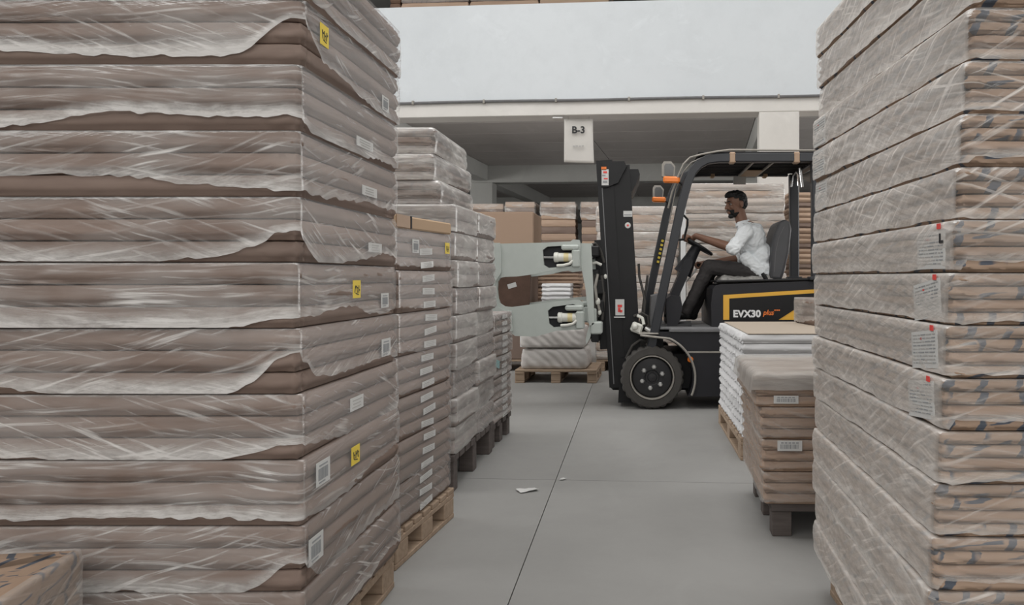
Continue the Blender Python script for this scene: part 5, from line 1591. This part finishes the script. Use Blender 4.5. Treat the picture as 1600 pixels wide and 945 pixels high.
def body(mb):
    # trunk
    R_ = Matrix.Rotation(math.radians(14), 3, 'Y')
    mb.ball(pel, (0.125, 0.165, 0.11), 16, 12); mb.ball(wai, (0.105, 0.14, 0.13), 16, 12, R_); mb.ball(che, (0.115, 0.165, 0.16), 16, 12, R_)
    mb.cap(shL, 0.058, nek+Vector((0.015, -0.02, -0.02)), 0.05); mb.cap(shR, 0.058, nek+Vector((0.015, 0.02, -0.02)), 0.05)
    mb.cap(che+Vector((0, 0, 0.08)), 0.09, nek, 0.055)
    mb.cap(nek, 0.056, hd(0.022, 0, -0.045), 0.054)
    # head
    mb.ball(hd(0.014, 0, 0.030), (0.096, 0.076, 0.088), 18, 14, HROT)
    mb.ball(hd(-0.030, 0, -0.030), (0.060, 0.058, 0.082), 16, 12, HROT)
    mb.ball(hd(-0.020, 0, -0.070), (0.058, 0.050, 0.036), 14, 10, HROT)
    mb.ball(hd(-0.066, 0, -0.098), (0.022, 0.024, 0.018), 12, 8, HROT)
    mb.cap(hd(-0.082, 0, 0.020), 0.009, hd(-0.107, 0, -0.022), 0.0135)
    for sy in (-1, 1):
        mb.ball(hd(-0.092, sy*0.012, -0.026), 0.010)
        mb.cap(hd(-0.084, sy*0.012, 0.030), 0.009, hd(-0.072, sy*0.045, 0.027), 0.010)
        mb.ball(hd(-0.062, sy*0.038, -0.018), (0.024, 0.020, 0.020), 10, 8, HROT)
        mb.ball(hd(0.016, sy*0.078, -0.004), (0.020, 0.008, 0.032), 10, 8, HROT)
        mb.ball(hd(0.020, sy*0.084, 0.006), (0.014, 0.008, 0.022), 10, 8, HROT)
    mb.cap(hd(-0.087, -0.016, -0.056), 0.0085, hd(-0.087, 0.016, -0.056), 0.0085)
    mb.cap(hd(-0.084, -0.014, -0.069), 0.0090, hd(-0.084, 0.014, -0.069), 0.0090)
    # arms
    for (sh, el, wr) in ((shL, elL, wrL), (shR, elR, wrR)):
        mb.cap(sh, 0.054, el, 0.042); mb.cap(el, 0.042, el+(wr-el)*0.35, 0.041); mb.cap(el+(wr-el)*0.35, 0.041, wr, 0.027)
    fL = (rimL-wrL); T1 = (-AX*math.sin(0.62)+YA*math.cos(0.62)).normalized()
    f1 = (fL-T1*fL.dot(T1)-NRM*fL.dot(NRM)).normalized()
    grip(mb, rimL, wrL, T1, NRM, f1)
    grip(mb, LV+Vector((0, 0, -0.004)), wrR, Vector((0, 1, 0)), Vector((0, 0, 1)), Vector((-1, 0, 0)))
    # legs
    for (hp, kn, an) in ((hipL, knL, anL), (hipR, knR, anR)):
        mb.cap(hp, 0.088, kn, 0.058); mb.cap(kn, 0.056, kn+(an-kn)*0.35, 0.052); mb.cap(kn+(an-kn)*0.35, 0.052, an, 0.036)
        mb.cap(an, 0.036, an+Vector((-0.11, 0, -0.025)), 0.028)
def cushion(mb):
    for (u, v, r) in ((1129, 441, .065), (1150, 443, .075), (1172, 445, .075), (1194, 443, .07)):
        mb.cap(NP(u, v, .58)+Vector((0, -0.20, 0)), r, NP(u, v, .58)+Vector((0, 0.20, 0)), r)
    for ly in (.39, .58, .77): mb.cap(NP(1130, 441, .58)+Vector((0, ly-.58, 0)), .065, NP(1196, 443, .58)+Vector((0, ly-.58, 0)), .07)
    mb.cap(NP(1200, 440, .37), .05, NP(1212, 437, .40), .045)
cu = merge_tubes(cushion, 'cushion', 0.009, 'plastic_cover', 3, 0.020, 15, seat)
cu.location = DR-FR; cu['label'] = 'seat cushion under loose clear plastic'
bd = merge_tubes(body, 'body', 0.0042, 'skin', 3)

def shirt(mb):
    R_ = Matrix.Rotation(math.radians(14), 3, 'Y')
    mb.ball(pel+Vector((0.0, 0, 0.02)), (0.142, 0.188, 0.105), 16, 12); mb.ball(wai, (0.132, 0.168, 0.15), 16, 12, R_); mb.ball(che, (0.135, 0.182, 0.17), 16, 12, R_)
    mb.cap(shL, 0.070, nek+Vector((0.012, -0.03, -0.02)), 0.055); mb.cap(shR, 0.070, nek+Vector((0.012, 0.03, -0.02)), 0.055)
    mb.cap(che+Vector((0, 0, 0.08)), 0.10, nek+Vector((0.006, 0, -0.012)), 0.062)
    for (sh, el) in ((shL, elL), (shR, elR)):
        mb.cap(sh, 0.070, sh+(el-sh)*0.85, 0.060)
    for (sh, el, wr) in ((shL, elL, wrL), (shR, elR, wrR)):
        d = (wr-el).normalized()
        mb.cap(sh+(el-sh)*0.85, 0.058, el+d*0.012, 0.055)
        mb.cap(el-d*0.01, 0.060, el+d*0.02, 0.056); mb.tube([el+d*0.0, el+d*0.05], [0.060, 0.056], 18)
    # standing collar
    d = (hd(0.022, 0, -0.045)-nek).normalized()
    mb.tube([nek-d*0.02, nek+d*0.022], [0.074, 0.066], 18)
    # tail hanging over the hip
    mb.cap(NP(1166, 404, .43), 0.060, NP(1188, 426, .43), 0.062); mb.cap(NP(1180, 418, .42), 0.060, NP(1195, 424, .44), 0.055)
    mb.cap(NP(1166, 404, .73), 0.060, NP(1188, 426, .73), 0.062)
merge_tubes(shirt, 'shirt', 0.0055, 'shirt_cloth', 4, 0.011, 17)
def trousers(mb):
    mb.ball(pel+Vector((0.002, 0, -0.030)), (0.126, 0.172, 0.075), 16, 12)
    for (hp, kn, an) in ((hipL, knL, anL), (hipR, knR, anR)):
        mb.cap(hp, 0.098, kn, 0.070); mb.cap(kn, 0.068, kn+(an-kn)*0.4, 0.062); mb.cap(kn+(an-kn)*0.4, 0.062, an, 0.056)
merge_tubes(trousers, 'trousers', 0.0065, 'trouser_cloth', 4, 0.009, 14)
for an, sd in ((anL, 0), (anR, 1)):
    def shoe(mb):
        t = an+Vector((-0.125, 0, -0.036))
        mb.cap(an+Vector((0.012, 0, -0.026)), 0.040, t, 0.034); mb.ball(t+Vector((-0.02, 0, -0.004)), (0.055, 0.042, 0.028), 12, 8)
        mb.cap(an, 0.042, an+Vector((0.008, 0, -0.03)), 0.042)
    merge_tubes(shoe, 'shoe', 0.006, 'shoe_leather', 3, 0, 20, None, None)
lo = MB().box(anL+Vector((-0.085, -0.043, -0.022)), (0.035, 0.004, 0.018), Matrix.Rotation(0.4, 3, 'Y'), None)
lo.build('shoe_trim', 'label_white', man, DR)
# hair, beard, eyes
def hair(mb):
    mb.ball(hd(0.018, 0, 0.040), (0.103, 0.082, 0.090), 24, 18, HROT)
    mb.ball(hd(-0.030, 0, 0.085), (0.066, 0.066, 0.044), 16, 12, HROT)
    mb.ball(hd(0.050, 0, 0.010), (0.068, 0.074, 0.075), 16, 12, HROT)
HI = HROT.inverted()
def hair_cut(p):
    q = HI @ (p-HC)
    if q.x < -0.005: lim = 0.070
    elif q.x < 0.028: lim = -0.016+0.05*(1 if abs(q.x-0.012) < 0.02 and q.z < 0.03 and False else 0)
    else: lim = -0.058
    if q.x < -0.005 and q.x > -0.045 and abs(q.y) > 0.055: lim = 0.052
    return q.z < lim
merge_tubes(hair, 'hair', 0.0045, 'hair', 2, 0.008, 60, None, hair_cut)
def beard(mb):
    mb.ball(hd(-0.030, 0, -0.034), (0.0645, 0.0625, 0.083), 20, 16, HROT)
    mb.ball(hd(-0.020, 0, -0.072), (0.062, 0.054, 0.040), 14, 10, HROT)
    mb.ball(hd(-0.066, 0, -0.100), (0.027, 0.029, 0.022), 12, 8, HROT)
    mb.cap(hd(-0.090, -0.020, -0.045), 0.008, hd(-0.090, 0.020, -0.045), 0.008)
def beard_cut(p):
    q = HI @ (p-HC)
    if q.z > -0.040: return True
    if q.x > 0.0: return True
    if q.x > -0.055 and q.z > -0.070: return True
    if q.x < -0.075 and -0.076 < q.z < -0.051 and abs(q.y) < 0.022: return True
    return False
merge_tubes(beard, 'beard', 0.004, 'hair', 2, 0.003, 80, None, beard_cut)
for sy in (-1, 1):
    mb = MB(); mb.ball(hd(-0.069, sy*0.031, 0.008), 0.0105, 12, 8, None, 'eye_white'); mb.ball(hd(-0.0755, sy*0.031, 0.007), 0.0068, 10, 8, None, 'ink')
    mb.build('eye', None, man, DR)
    MB().tube([hd(-0.093, sy*0.016, 0.033), hd(-0.090, sy*0.032, 0.038), hd(-0.078, sy*0.048, 0.033)], [0.004, 0.005, 0.003], 6).build('eyebrow', 'hair', man, DR)
